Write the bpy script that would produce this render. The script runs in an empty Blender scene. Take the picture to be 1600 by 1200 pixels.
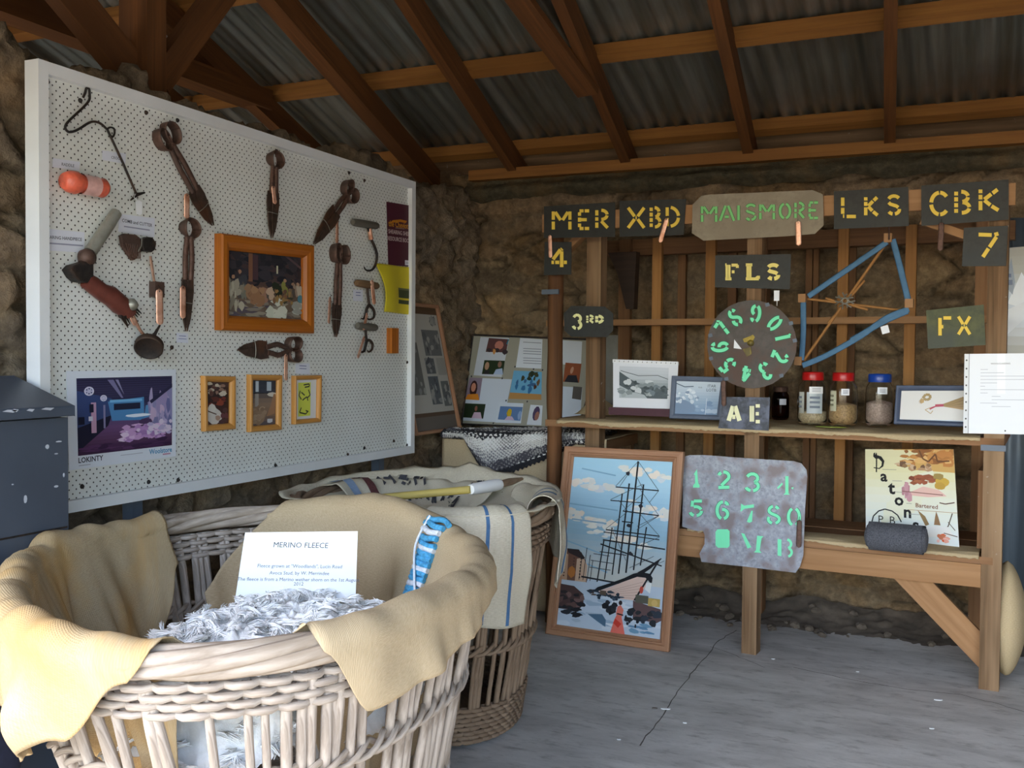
import bpy, math, random
from mathutils import Vector, Matrix, noise
random.seed(7)
S = bpy.context.scene
COL = S.collection
V = Vector
PI = math.pi

# ------------------------------------------------------------------ camera
FPX, CAMZ = 1560.0, 1.25
YAW, PITCH, ROLL = math.radians(23.9), math.radians(-1.67), math.radians(0.45)
FW = V((-math.sin(YAW) * math.cos(PITCH), math.cos(YAW) * math.cos(PITCH), math.sin(PITCH)))
_r = V((math.cos(YAW), math.sin(YAW), 0)); _u = _r.cross(FW)
RT = math.cos(ROLL) * _r + math.sin(ROLL) * _u
UP = -math.sin(ROLL) * _r + math.cos(ROLL) * _u
CAM = V((0, 0, CAMZ))
cd = bpy.data.cameras.new('camera'); cam = bpy.data.objects.new('camera', cd); COL.objects.link(cam)
cd.sensor_width = 36.0; cd.lens = FPX / 1600.0 * 36.0; cd.clip_start = 0.02; cd.clip_end = 500
M3 = Matrix((RT, UP, -FW)).transposed()
cam.matrix_world = Matrix.Translation(CAM) @ M3.to_4x4()
S.camera = cam

# ------------------------------------------------------------------ light
world = bpy.data.worlds.new('sky'); S.world = world; world.use_nodes = True
wn = world.node_tree.nodes; wl = world.node_tree.links
bg = wn['Background']; sky = wn.new('ShaderNodeTexSky'); sky.sky_type = 'NISHITA'
sky.sun_disc = False; sky.sun_elevation = math.radians(48); sky.sun_rotation = math.radians(200)
sky.altitude = 50; sky.air_density = 1.0; sky.dust_density = 1.6; sky.ozone_density = 1.2
wl.new(sky.outputs[0], bg.inputs[0]); bg.inputs[1].default_value = 0.66
sd = bpy.data.lights.new('sun', 'SUN'); sun = bpy.data.objects.new('sun', sd); COL.objects.link(sun)
sd.energy = 2.2; sd.angle = math.radians(1.5); sd.color = (1.0, 0.88, 0.70)
SUN_DIR = V((0.22, 0.74, -0.82)).normalized()          # the way the sunlight travels: in through the open front
sun.rotation_euler = SUN_DIR.to_track_quat('-Z', 'Y').to_euler(); sun.location = (0, -6, 8)
vs = S.view_settings
vs.view_transform = 'Standard'; vs.look = 'None'; vs.gamma = 1.0; vs.use_curve_mapping = False
vs.exposure = 0.95

# ------------------------------------------------------------------ pixel rays (photo frame 1600x1200) onto real planes
def ray(x, y): return (x - 800) / FPX * RT - (y - 600) / FPX * UP + FW
def hit(x, y, p, n):
    d = ray(x, y); n = V(n); return CAM + d * ((V(p) - CAM).dot(n) / d.dot(n))
def atX(x, y, X): return hit(x, y, (X, 0, 0), (1, 0, 0))
def atY(x, y, Y): return hit(x, y, (0, Y, 0), (0, 1, 0))
def atZ(x, y, Z): return hit(x, y, (0, 0, Z), (0, 0, 1))

def lin(c):
    if isinstance(c, str):
        c = [int(c[i:i + 2], 16) / 255 for i in (0, 2, 4)]
    return tuple((v / 12.92 if v <= 0.04045 else ((v + 0.055) / 1.055) ** 2.4) for v in c[:3]) + (1.0,)

# ------------------------------------------------------------------ mesh builder
class MB:
    def __init__(s): s.v = []; s.f = []; s.m = []; s.c = []; s.u = []; s.sm = []
    def add(s, vs, fs, m=0, col=None, uv=None, smooth=False):
        o = len(s.v); s.v += [V(p) for p in vs]
        for k, f in enumerate(fs):
            s.f.append([o + i for i in f]); s.m.append(m); s.c.append(col); s.sm.append(smooth)
            s.u.append([uv[i] for i in f] if uv is not None else None)
    def face(s, pts, m=0, col=None, uv=None):
        s.add(pts, [list(range(len(pts)))], m, col, uv)
    def quad_uv(s, pts, m=0, col=None):
        a = (pts[1] - pts[0]).length; b = (pts[3] - pts[0]).length
        s.add(pts, [[0, 1, 2, 3]], m, col, [(0, 0), (a, 0), (a, b), (0, b)])
    def box(s, c, ex, ey, ez, m=0, col=None):
        """box from centre and three full edge vectors; uv runs along the longest edge"""
        c, ex, ey, ez = V(c), V(ex) / 2, V(ey) / 2, V(ez) / 2
        for a, b, n in ((ex, ey, ez), (ey, ez, ex), (ez, ex, ey)):
            if a.length < b.length: a, b = b, -a
            ro = (sum(c) * 3.17) % 5
            for sg in (1, -1):
                p = [c + n * sg - a - b * sg, c + n * sg + a - b * sg, c + n * sg + a + b * sg, c + n * sg - a + b * sg]
                A, B = a.length, b.length
                nrm = (p[1] - p[0]).cross(p[3] - p[0])
                if nrm.dot(n * sg) < 0: p = [p[0], p[3], p[2], p[1]]; uv = [(ro - A, -B), (ro - A, B), (ro + A, B), (ro + A, -B)]
                else: uv = [(ro - A, -B), (ro + A, -B), (ro + A, B), (ro - A, B)]
                s.add(p, [[0, 1, 2, 3]], m, col, uv)
    def beam(s, p0, p1, w, h, up=(0, 0, 1), m=0, col=None):
        p0, p1 = V(p0), V(p1); d = p1 - p0; u = V(up); sd = d.cross(u).normalized(); u = sd.cross(d).normalized()
        s.box((p0 + p1) / 2, d, sd * w, u * h, m, col)
    def aabb(s, a, b, m=0, col=None):
        a, b = V(a), V(b); d = b - a
        s.box((a + b) / 2, (d.x, 0, 0), (0, d.y, 0), (0, 0, d.z), m, col)
    def prism(s, poly, o, ux, uy, dep, m=0, col=None, mside=None, colside=None, scale=1.0):
        """polygon in the plane (ux, uy), pushed back along dep"""
        o, ux, uy, dep = V(o), V(ux), V(uy), V(dep); n = len(poly)
        A = [o + ux * (x * scale) + uy * (y * scale) for x, y in poly]; B = [p + dep for p in A]
        uv = [(x * scale, y * scale) for x, y in poly]
        ar = sum(poly[i][0] * poly[(i + 1) % n][1] - poly[(i + 1) % n][0] * poly[i][1] for i in range(n))
        fl = (ux.cross(uy).dot(dep) < 0) == (ar > 0)
        f = list(range(n)) if fl else list(range(n))[::-1]
        s.add(A, [f], m, col, uv); s.add(B, [f[::-1]], m if mside is None else mside, col if colside is None else colside, uv)
        sd = [[i, (i + 1) % n, n + (i + 1) % n, n + i] for i in range(n)]
        if fl: sd = [q[::-1] for q in sd]
        s.add(A + B, sd, m if mside is None else mside, col if colside is None else colside, uv + uv)
    def tube(s, path, r, seg=8, m=0, col=None, caps=True, smooth=True, flat=None):
        P = [V(p) for p in path]; n = len(P)
        R = r if isinstance(r, (list, tuple)) else [r] * n
        t0 = (P[1] - P[0]).normalized(); a = t0.orthogonal().normalized(); vs = []; uv = []; L = 0
        for i in range(n):
            t = (P[min(i + 1, n - 1)] - P[max(i - 1, 0)])
            t = t.normalized() if t.length > 1e-9 else t0
            a = (a - t * a.dot(t)); a = a.normalized() if a.length > 1e-6 else t.orthogonal().normalized(); b = t.cross(a)
            if i: L += (P[i] - P[i - 1]).length
            for k in range(seg):
                th = 2 * PI * k / seg; vs.append(P[i] + (a * math.cos(th) + b * math.sin(th)) * R[i]); uv.append((L, k / seg * 0.1))
        if flat is not None:
            fd = V(flat[0]).normalized(); k = flat[1]
            for i in range(n):
                for j in range(seg):
                    q = vs[i * seg + j] - P[i]; vs[i * seg + j] = P[i] + q - fd * q.dot(fd) * (1 - k)
        fs = [[i * seg + k, i * seg + (k + 1) % seg, (i + 1) * seg + (k + 1) % seg, (i + 1) * seg + k] for i in range(n - 1) for k in range(seg)]
        s.add(vs, fs, m, col, uv, smooth)
        if caps: s.add(vs[:seg], [list(range(seg))[::-1]], m, col, uv[:seg]); s.add(vs[-seg:], [list(range(seg))], m, col, uv[-seg:])
    def lathe(s, prof, o, ax=(0, 0, 1), seg=24, m=0, col=None, smooth=True, rx=None):
        o, ax = V(o), V(ax).normalized(); a = V(rx) if rx else ax.orthogonal().normalized(); b = ax.cross(a); vs = []; uv = []
        for r, z in prof:
            for k in range(seg):
                th = 2 * PI * k / seg; vs.append(o + ax * z + (a * math.cos(th) + b * math.sin(th)) * r); uv.append((r * th, z))
        n = len(prof)
        fs = [[i * seg + k, i * seg + (k + 1) % seg, (i + 1) * seg + (k + 1) % seg, (i + 1) * seg + k] for i in range(n - 1) for k in range(seg)]
        s.add(vs, fs, m, col, uv, smooth)
    def grid(s, fn, nu, nv, m=0, col=None, smooth=True, uvs=None, vcol=False, colfn=None):
        vs = []; uv = []
        for i in range(nu + 1):
            for j in range(nv + 1):
                p = fn(i / nu, j / nv); vs.append(V(p)); uv.append((i / nu, j / nv) if uvs is None else uvs(i / nu, j / nv))
        W = nv + 1; o = len(s.v); s.v += vs
        vc = [colfn(i / nu, j / nv) for i in range(nu + 1) for j in range(nv + 1)] if vcol else None
        for i in range(nu):
            for j in range(nv):
                f = [i * W + j, (i + 1) * W + j, (i + 1) * W + j + 1, i * W + j + 1]
                s.f.append([o + q for q in f]); s.m.append(m); s.sm.append(smooth); s.u.append([uv[q] for q in f])
                s.c.append([vc[q] for q in f] if vcol else colfn((i + .5) / nu, (j + .5) / nv) if colfn else col)
    def text(s, body, o, ux, uy, size, m=0, col=None, align='CENTER', dep=0.0004, sx=1.0, bold=0.0):
        me = text_mesh(body, align, bold)
        o, ux, uy = V(o), V(ux).normalized(), V(uy).normalized(); nn = ux.cross(uy).normalized()
        vs = [o + ux * (p[0] * size * sx) + uy * (p[1] * size) + nn * dep for p in me[0]]
        s.add(vs, me[1], m, col)
    def build(s, name, mats, parent=None, origin=None, bevel=0, solid=0, sub=0, **props):
        if not isinstance(mats, (list, tuple)): mats = [mats]
        if origin is None:
            if parent is not None: origin = V((0, 0, 0)); base = wloc(parent)
            else:
                xs = [p.x for p in s.v]; ys = [p.y for p in s.v]; zs = [p.z for p in s.v]
                base = V(((min(xs) + max(xs)) / 2, (min(ys) + max(ys)) / 2, min(zs)))
        else: base = V(origin)
        me = bpy.data.meshes.new(name)
        me.from_pydata([p - base for p in s.v], [], s.f)
        for mt in mats: me.materials.append(mt)
        me.polygons.foreach_set('material_index', s.m); me.polygons.foreach_set('use_smooth', s.sm)
        if any(u is not None for u in s.u):
            ul = me.uv_layers.new(name='UVMap'); arr = []
            for u, f in zip(s.u, s.f):
                for k in range(len(f)): arr += list(u[k]) if u is not None else [0.0, 0.0]
            ul.data.foreach_set('uv', arr)
        if any(c is not None for c in s.c):
            at = me.color_attributes.new('Col', 'FLOAT_COLOR', 'CORNER'); arr = []
            for c, f in zip(s.c, s.f):
                if isinstance(c, list):
                    for q in c: arr += list(q)
                else: arr += list(c if c is not None else (0.5, 0.5, 0.5, 1)) * len(f)
            at.data.foreach_set('color', arr)
        me.update()
        ob = bpy.data.objects.new(name, me); COL.objects.link(ob)
        if parent is not None: ob.parent = parent
        else: ob.location = base
        if bevel:
            b = ob.modifiers.new('edge', 'BEVEL'); b.width = bevel; b.segments = 2; b.limit_method = 'ANGLE'; b.angle_limit = math.radians(50)
        if solid:
            q = ob.modifiers.new('thick', 'SOLIDIFY'); q.thickness = solid; q.offset = -1
        if sub:
            q = ob.modifiers.new('smooth', 'SUBSURF'); q.levels = sub; q.render_levels = sub
        for k, v in props.items(): ob[k] = v
        return ob

def wloc(o):
    p = V(o.location)
    while o.parent is not None: o = o.parent; p = p + V(o.location)
    return p

_tc = {}
def text_mesh(body, align='CENTER', bold=0.0):
    key = (body, align, bold)
    if key in _tc: return _tc[key]
    cu = bpy.data.curves.new('t', 'FONT'); cu.body = body; cu.align_x = align; cu.align_y = 'CENTER'; cu.size = 1.0; cu.resolution_u = 2; cu.offset = bold
    ob = bpy.data.objects.new('t', cu); COL.objects.link(ob)
    bpy.context.view_layer.update()
    me = ob.evaluated_get(bpy.context.evaluated_depsgraph_get()).to_mesh()
    r = ([tuple(v.co) for v in me.vertices], [list(p.vertices) for p in me.polygons])
    ob.evaluated_get(bpy.context.evaluated_depsgraph_get()).to_mesh_clear()
    bpy.data.objects.remove(ob); bpy.data.curves.remove(cu)
    _tc[key] = r
    return r

def tag(o, label, cat, group=None, kind=None):
    o['label'] = label; o['category'] = cat
    if group: o['group'] = group
    if kind: o['kind'] = kind
    return o
def thing(name, loc, label, cat, group=None):
    o = bpy.data.objects.new(name, None); COL.objects.link(o); o.location = V(loc); o.empty_display_size = 0.05
    return tag(o, label, cat, group)
def struct(o, label=None):
    o['kind'] = 'structure'
    if label: o['label'] = label
    return o
def N3(p, s=1.0): return noise.noise(V(p) * s)
def smooth_path(pts, n=6):
    """Catmull-Rom through the points"""
    P = [V(p) for p in pts]; out = []
    for i in range(len(P) - 1):
        a, b, c, d = P[max(i - 1, 0)], P[i], P[i + 1], P[min(i + 2, len(P) - 1)]
        for k in range(n):
            t = k / n
            out.append(0.5 * ((2 * b) + (c - a) * t + (2 * a - 5 * b + 4 * c - d) * t * t + (3 * b - a - 3 * c + d) * t ** 3))
    out.append(P[-1]); return out
def interp(xs, ys, x):
    if x <= xs[0]: return ys[0]
    for i in range(len(xs) - 1):
        if x <= xs[i + 1]:
            t = (x - xs[i]) / (xs[i + 1] - xs[i]); t = t * t * (3 - 2 * t); return ys[i] + (ys[i + 1] - ys[i]) * t
    return ys[-1]
# ------------------------------------------------------------------ materials
def nt(name):
    m = bpy.data.materials.new(name); m.use_nodes = True
    n = m.node_tree.nodes; return m, n, m.node_tree.links, n['Principled BSDF']
def coords(n, l, kind='Object', scale=(1, 1, 1)):
    tc = n.new('ShaderNodeTexCoord'); mp = n.new('ShaderNodeMapping'); mp.inputs['Scale'].default_value = scale
    l.new(tc.outputs[kind], mp.inputs[0]); return mp.outputs[0]
def noise_node(n, l, vec, scale, detail=4, rough=0.55, dist=0.0):
    t = n.new('ShaderNodeTexNoise'); t.inputs['Scale'].default_value = scale; t.inputs['Detail'].default_value = detail
    t.inputs['Roughness'].default_value = rough; t.inputs['Distortion'].default_value = dist; l.new(vec, t.inputs['Vector']); return t.outputs['Fac']
def ramp(n, l, fac, stops):
    r = n.new('ShaderNodeValToRGB'); e = r.color_ramp.elements
    while len(e) < len(stops): e.new(0.5)
    for q, (p, c) in zip(e, stops): q.position = p; q.color = lin(c) if isinstance(c, str) else c
    l.new(fac, r.inputs[0]); return r.outputs[0]
def mix(n, l, a, b, fac, mode='MIX'):
    x = n.new('ShaderNodeMix'); x.data_type = 'RGBA'; x.blend_type = mode
    for sock, val in ((x.inputs[6], a), (x.inputs[7], b), (x.inputs[0], fac)):
        if hasattr(val, 'links'): l.new(val, sock)
        else: sock.default_value = val
    return x.outputs[2]
def math_node(n, l, op, a, b=None, c=None):
    x = n.new('ShaderNodeMath'); x.operation = op
    for i, v in enumerate((a, b, c)):
        if v is None: continue
        if hasattr(v, 'links'): l.new(v, x.inputs[i])
        else: x.inputs[i].default_value = v
    return x.outputs[0]
def bump(n, l, b, h, strength=0.3, dist=0.01):
    x = n.new('ShaderNodeBump'); x.inputs['Strength'].default_value = strength; x.inputs['Distance'].default_value = dist
    l.new(h, x.inputs['Height']); l.new(x.outputs[0], b.inputs['Normal'])
def attr(n):
    a = n.new('ShaderNodeAttribute'); a.attribute_name = 'Col'; return a.outputs['Color']
W1 = (1, 1, 1, 1)

def plain(name, c, rough=0.6, metal=0.0, var=0.12, scale=30, bmp=0.0, spec=0.5):
    m, n, l, b = nt(name); vec = coords(n, l); f = noise_node(n, l, vec, scale)
    c0 = lin(c); lo = tuple(v * (1 - var * 2) for v in c0[:3]) + (1,); hi = tuple(min(1, v * (1 + var * 2)) for v in c0[:3]) + (1,)
    l.new(ramp(n, l, f, [(0.25, lo), (0.75, hi)]), b.inputs['Base Color'])
    b.inputs['Roughness'].default_value = rough; b.inputs['Metallic'].default_value = metal; b.inputs['Specular IOR Level'].default_value = spec
    if bmp: bump(n, l, b, f, bmp, 0.004)
    return m
def wood(name, c1, c2, c3=None, grain=45, rough=0.7, bmp=0.25, along=1.6, spots=0.0):
    m, n, l, b = nt(name)
    vec = coords(n, l, 'UV', (along, grain, 1)); f = noise_node(n, l, vec, 1.0, 6, 0.6, 0.6)
    vec2 = coords(n, l, 'UV', (1.0, 7, 1)); g = noise_node(n, l, vec2, 1.0, 3, 0.5)
    c = ramp(n, l, f, [(0.25, c1), (0.7, c2)])
    if c3: c = mix(n, l, c, lin(c3), ramp(n, l, g, [(0.42, (0, 0, 0, 1)), (0.68, W1)]))
    if spots:
        ob = coords(n, l); k = noise_node(n, l, ob, 30, 3, 0.7)
        c = mix(n, l, c, lin('c8c4bb'), ramp(n, l, k, [(0.68, (0, 0, 0, 1)), (0.74, (spots,) * 3 + (1,))]))
    l.new(c, b.inputs['Base Color']); b.inputs['Roughness'].default_value = rough; b.inputs['Specular IOR Level'].default_value = 0.3
    bump(n, l, b, f, bmp, 0.004); return m
def cloth(name, c1, c2, pitch=0.0028, stain=None, rough=0.95, weave=0.5):
    """woven jute: uv in metres, crossing threads in colour and bump, soft stains"""
    m, n, l, b = nt(name); tc = n.new('ShaderNodeTexCoord'); sp = n.new('ShaderNodeSeparateXYZ'); l.new(tc.outputs['UV'], sp.inputs[0])
    k = 2 * PI / pitch
    wob = noise_node(n, l, coords(n, l, 'UV', (9, 9, 1)), 1.0, 2)
    wo = math_node(n, l, 'MULTIPLY', wob, 14.0)
    sx = math_node(n, l, 'SINE', math_node(n, l, 'MULTIPLY_ADD', sp.outputs[0], k, wo)); sy = math_node(n, l, 'SINE', math_node(n, l, 'MULTIPLY_ADD', sp.outputs[1], k, wo))
    w = math_node(n, l, 'MAXIMUM', math_node(n, l, 'MULTIPLY', sx, 0.9), sy)
    thr = noise_node(n, l, coords(n, l, 'UV', (110, 420, 1)), 1.0, 3)
    big = noise_node(n, l, coords(n, l, 'UV', (4, 4, 1)), 1.0, 3)
    c = ramp(n, l, thr, [(0.3, c1), (0.7, c2)])
    c = mix(n, l, c, (0.25, 0.18, 0.1, 1), math_node(n, l, 'MULTIPLY_ADD', w, -0.5 * weave * 0.45, 0.5 * weave * 0.4), 'MIX')
    if stain: c = mix(n, l, c, lin(stain), ramp(n, l, big, [(0.45, (0, 0, 0, 1)), (0.72, (0.8, 0.8, 0.8, 1))]))
    l.new(c, b.inputs['Base Color']); b.inputs['Roughness'].default_value = rough; b.inputs['Specular IOR Level'].default_value = 0.1
    bump(n, l, b, w, 0.35, 0.0012); return m
def metal(name, c1, c2, c3, rough=0.55, metallic=0.7, scale=40, bmp=0.3):
    m, n, l, b = nt(name); vec = coords(n, l); f = noise_node(n, l, vec, scale, 6, 0.65); g = noise_node(n, l, vec, scale * 0.25, 4)
    c = mix(n, l, ramp(n, l, f, [(0.3, c1), (0.7, c2)]), lin(c3), ramp(n, l, g, [(0.48, (0, 0, 0, 1)), (0.62, W1)]))
    l.new(c, b.inputs['Base Color']); b.inputs['Roughness'].default_value = rough; b.inputs['Metallic'].default_value = metallic
    bump(n, l, b, f, bmp, 0.002); return m

m, n, l, b = nt('printed_colour'); l.new(attr(n), b.inputs['Base Color']); b.inputs['Roughness'].default_value = 0.55; b.inputs['Specular IOR Level'].default_value = 0.25
PRINT = m
m, n, l, b = nt('glazed_print'); l.new(attr(n), b.inputs['Base Color']); b.inputs['Roughness'].default_value = 0.25; b.inputs['Specular IOR Level'].default_value = 0.4
GLOSS = m
# stitched canvas for the tapestry
m, n, l, b = nt('stitched_canvas'); w = n.new('ShaderNodeTexWave'); w.inputs['Scale'].default_value = 120; l.new(coords(n, l), w.inputs['Vector'])
l.new(attr(n), b.inputs['Base Color']); b.inputs['Roughness'].default_value = 0.9; bump(n, l, b, w.outputs['Fac'], 0.2, 0.001); STITCH = m

# stone: colour per stone comes from the mesh, fine grain from noise
m, n, l, b = nt('rubble_stone'); vec = coords(n, l); f = noise_node(n, l, vec, 28, 8, 0.68); g = noise_node(n, l, vec, 5, 5, 0.6); h = noise_node(n, l, vec, 90, 4, 0.7)
c = mix(n, l, attr(n), ramp(n, l, f, [(0.28, '8a8074'), (0.5, 'c4b8a8'), (0.72, 'fff4e0')]), 0.8, 'MULTIPLY')
c = mix(n, l, c, lin('b08856'), ramp(n, l, g, [(0.5, (0, 0, 0, 1)), (0.7, (0.25, 0.25, 0.25, 1))]))
l.new(c, b.inputs['Base Color']); b.inputs['Roughness'].default_value = 0.95; b.inputs['Specular IOR Level'].default_value = 0.15
bump(n, l, b, math_node(n, l, 'ADD', f, math_node(n, l, 'MULTIPLY', h, 0.4)), 0.8, 0.02); STONE = m

# concrete floor
m, n, l, b = nt('worn_concrete'); vec = coords(n, l); st = coords(n, l, 'Object', (1.0, 2.6, 1)); f = noise_node(n, l, st, 2.6, 8, 0.66, 0.4); g = noise_node(n, l, vec, 60, 4, 0.7); k = noise_node(n, l, st, 9, 6, 0.7)
c = ramp(n, l, f, [(0.25, 'a09d97'), (0.5, 'c0bdb7'), (0.72, 'd6d3cd')])
c = mix(n, l, c, lin('807b74'), ramp(n, l, k, [(0.52, (0, 0, 0, 1)), (0.72, (0.75, 0.75, 0.75, 1))]))
c = mix(n, l, c, lin('c9ccd0'), ramp(n, l, g, [(0.66, (0, 0, 0, 1)), (0.76, (0.7, 0.7, 0.7, 1))]))
l.new(c, b.inputs['Base Color']); b.inputs['Roughness'].default_value = 0.75; bump(n, l, b, math_node(n, l, 'ADD', k, math_node(n, l, 'MULTIPLY', g, .3)), 0.25, 0.006); CONCRETE = m

# pegboard: staggered 25.4 mm holes
m, n, l, b = nt('painted_pegboard'); tc = n.new('ShaderNodeTexCoord'); P = 0.0254
def holes(off):
    sc = n.new('ShaderNodeVectorMath'); sc.operation = 'MULTIPLY_ADD'; l.new(tc.outputs['Object'], sc.inputs[0]); sc.inputs[1].default_value = (0, 1 / P, 1 / P); sc.inputs[2].default_value = (0, off, off)
    fr = n.new('ShaderNodeVectorMath'); fr.operation = 'FRACTION'; l.new(sc.outputs[0], fr.inputs[0])
    di = n.new('ShaderNodeVectorMath'); di.operation = 'DISTANCE'; l.new(fr.outputs[0], di.inputs[0]); di.inputs[1].default_value = (0, 0.5, 0.5)
    return di.outputs['Value']
d = math_node(n, l, 'MINIMUM', holes(0.0), holes(0.5))
hole = ramp(n, l, d, [(0.088, (1, 1, 1, 1)), (0.112, (0, 0, 0, 1))])
f = noise_node(n, l, coords(n, l), 3, 3)
c = mix(n, l, ramp(n, l, f, [(0.3, 'd8dad4'), (0.7, 'e3e5e1')]), lin('33312c'), hole)
l.new(c, b.inputs['Base Color']); b.inputs['Roughness'].default_value = 0.5; bump(n, l, b, math_node(n, l, 'SUBTRACT', 1.0, hole), 0.5, 0.002); PEG = m

# glass / clear plastic
m, n, l, b = nt('clear_plastic'); b.inputs['Transmission Weight'].default_value = 1.0; b.inputs['Roughness'].default_value = 0.05; b.inputs['IOR'].default_value = 1.22; b.inputs['Base Color'].default_value = (0.93, 0.95, 0.95, 1); CLEAR = m
m, n, l, b = nt('brown_glass'); b.inputs['Transmission Weight'].default_value = 1.0; b.inputs['Roughness'].default_value = 0.05; b.inputs['IOR'].default_value = 1.2; b.inputs['Base Color'].default_value = lin('8a6a5c'); BROWNGLASS = m

# corrugated iron
def iron(name, stops, rust, rough=0.42, metallic=0.75):
    m, n, l, b = nt(name); vec = coords(n, l, 'Object', (14, 0.7, 0.7)); f = noise_node(n, l, vec, 1.0, 5, 0.6); g = noise_node(n, l, coords(n, l), 1.6, 5)
    c = mix(n, l, ramp(n, l, f, stops), lin(rust), ramp(n, l, g, [(0.5, (0, 0, 0, 1)), (0.75, (0.6, 0.6, 0.6, 1))]))
    l.new(c, b.inputs['Base Color']); b.inputs['Roughness'].default_value = rough; b.inputs['Metallic'].default_value = metallic; return m
ROOFIRON = iron('aged_roof_iron', [(0.25, '6a6a5c'), (0.5, '90938a'), (0.75, 'b4b8b2')], '6a5540', 0.36)
DOORIRON = iron('blue_grey_iron', [(0.25, '55606b'), (0.5, '6d7a86'), (0.75, '8593a0')], '55595c', 0.5, 0.4)

RAFTER = wood('rafter_timber', '4c2f1a', '7e5029', '5d3a1e', 40)
PURLIN = wood('purlin_timber', '7a5028', 'aa7438', '8c5c2c', 40)
OLDPOST = wood('weathered_timber', '43331f', '86674a', '9a7e60', 60, 0.85, 0.6, 1.2, 0.5)
LOGWOOD = wood('brown_log', '3f2817', '7d5433', '5f3f26', 50, 0.8, 0.5)
SLATW = wood('pine_slat', '84592f', 'b08049', '996b3b', 50)
DARKSLAT = wood('dark_slat', '5d412b', '87623f', '6b4b31', 50)
BENCHW = wood('bench_timber', '77563a', 'a37c58', '8c6545', 40, 0.8, 0.3, 1.2, 0.4)
RAILW = wood('rail_timber', '86603e', 'b0875e', '9a7048', 30)
FRAMEW = wood('orange_frame_wood', '8f4c14', 'b96d24', None, 60, 0.35, 0.1)
FRAMEL = wood('honey_frame_wood', 'a9702f', 'd39a52', None, 60, 0.4, 0.1)
FRAMEM = wood('moulded_frame_wood', '85583c', 'b98f70', '9a6e50', 90, 0.5, 0.2)
STICKW = wood('yellow_handle_wood', '8f8250', 'c7b05c', 'd6b83a', 40)
WICK1 = wood('bleached_willow', '6a5c50', 'd2c5b8', '98866f', 30, 0.8, 0.5, 9)
WICK2 = wood('brown_willow', '574434', 'a08870', '7a624c', 30, 0.85, 0.5, 9)
WHITEP = plain('white_paint', 'e2e4e4', 0.5, 0, 0.02, 8)
PAPER = plain('white_paper', 'eceef0', 0.7, 0, 0.01, 10)
SLATEP = plain('blue_grey_paint', '454d59', 0.45, 0, 0.05, 6)
NAVY = plain('navy_fabric', '1d2238', 0.9, 0, 0.1, 60)
TIN = metal('dark_stencil_tin', '262624', '383834', '2c2f2e', 0.55, 0.3, 35)
ZINC = metal('grey_zinc_plate', '7c7f88', 'b0b4bd', '83797a', 0.6, 0.25, 60)
BRNTIN = metal('brown_tin', '857a68', 'a09580', '8a7f6c', 0.7, 0.2, 30)
DIALTIN = metal('brown_dial_tin', '4a4540', '5f5853', '56433a', 0.6, 0.3, 30)
RUST = metal('rusted_steel', '4a362c', '72554a', '5c4a42', 0.6, 0.5, 60)
BLADE = metal('worn_blade_steel', '42372f', '66524a', '6a4a38', 0.5, 0.6, 40)
BLACKI = metal('black_iron', '24211f', '3a3431', '46362c', 0.6, 0.5, 60)
COPPER = metal('beaten_copper', 'd89c80', 'f2c6ac', 'c08468', 0.4, 0.6, 90, 0.4)
STEEL = metal('pale_steel', '9c9c90', 'b4b4a8', '8a8578', 0.45, 0.6, 40)
GREYST = plain('grey_steel_post', '5a6470', 0.5, 0.2, 0.06, 10)
JUTE = cloth('hessian', 'b09c78', 'cab590', 0.0032, None)
JUTEY = cloth('stained_hessian', 'b39c78', 'c9b38e', 0.0042, 'd0a058')
JUTEP = cloth('fine_tan_hessian', 'b5a07e', 'cab594', 0.0026, None, weave=0.3)
SACKC = cloth('pale_sacking', 'bab09a', 'd4ccb8', 0.0024, 'c4baa2', weave=0.3)
RED = plain('red_plastic', 'b01818', 0.3, 0, 0.03); BLUE = plain('blue_plastic', '173f96', 0.3, 0, 0.03)
GRAIN1 = plain('pale_grain', 'b9a684', 0.9, 0, 0.25, 160, 0.6); GRAIN2 = plain('tan_grain', 'a8875c', 0.9, 0, 0.25, 160, 0.6)
GRAIN3 = plain('pinkish_grain', 'b29a8c', 0.9, 0, 0.25, 160, 0.6); GRAIN4 = plain('brown_grain', '6a3c2a', 0.9, 0, 0.35, 160, 0.6)
m, n, l, b = nt('raw_wool'); vec = coords(n, l); f = noise_node(n, l, vec, 26, 6, 0.65, 0.8); g = noise_node(n, l, vec, 140, 3)
l.new(ramp(n, l, f, [(0.25, 'e2e0da'), (0.5, 'efefec'), (0.8, 'f8f8f6')]), b.inputs['Base Color']); b.inputs['Roughness'].default_value = 1.0; b.inputs['Subsurface Weight'].default_value = 0.6; b.inputs['Subsurface Radius'].default_value = (1.0, .95, .9); b.inputs['Subsurface Scale'].default_value = 0.02
b.inputs['Specular IOR Level'].default_value = 0.05; bump(n, l, b, math_node(n, l, 'ADD', f, g), 0.3, 0.008); WOOL = m
WOOLF = plain('wool_fibre', 'f6f6f4', 1.0, 0, 0.0, 10, 0, 0.05)
YARN = plain('grey_yarn', '55565c', 0.95, 0, 0.3, 220, 1.0)
SOIL = plain('dry_dirt', '5c5247', 1.0, 0, 0.25, 14, 0.8)
GROUND = plain('pale_gravel_ground', 'a89a80', 1.0, 0, 0.15, 3, 0.3)
BLUEB = plain('blue_band', '48708f', 0.7, 0, 0.08, 40)
MORTAR = STONE
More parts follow.
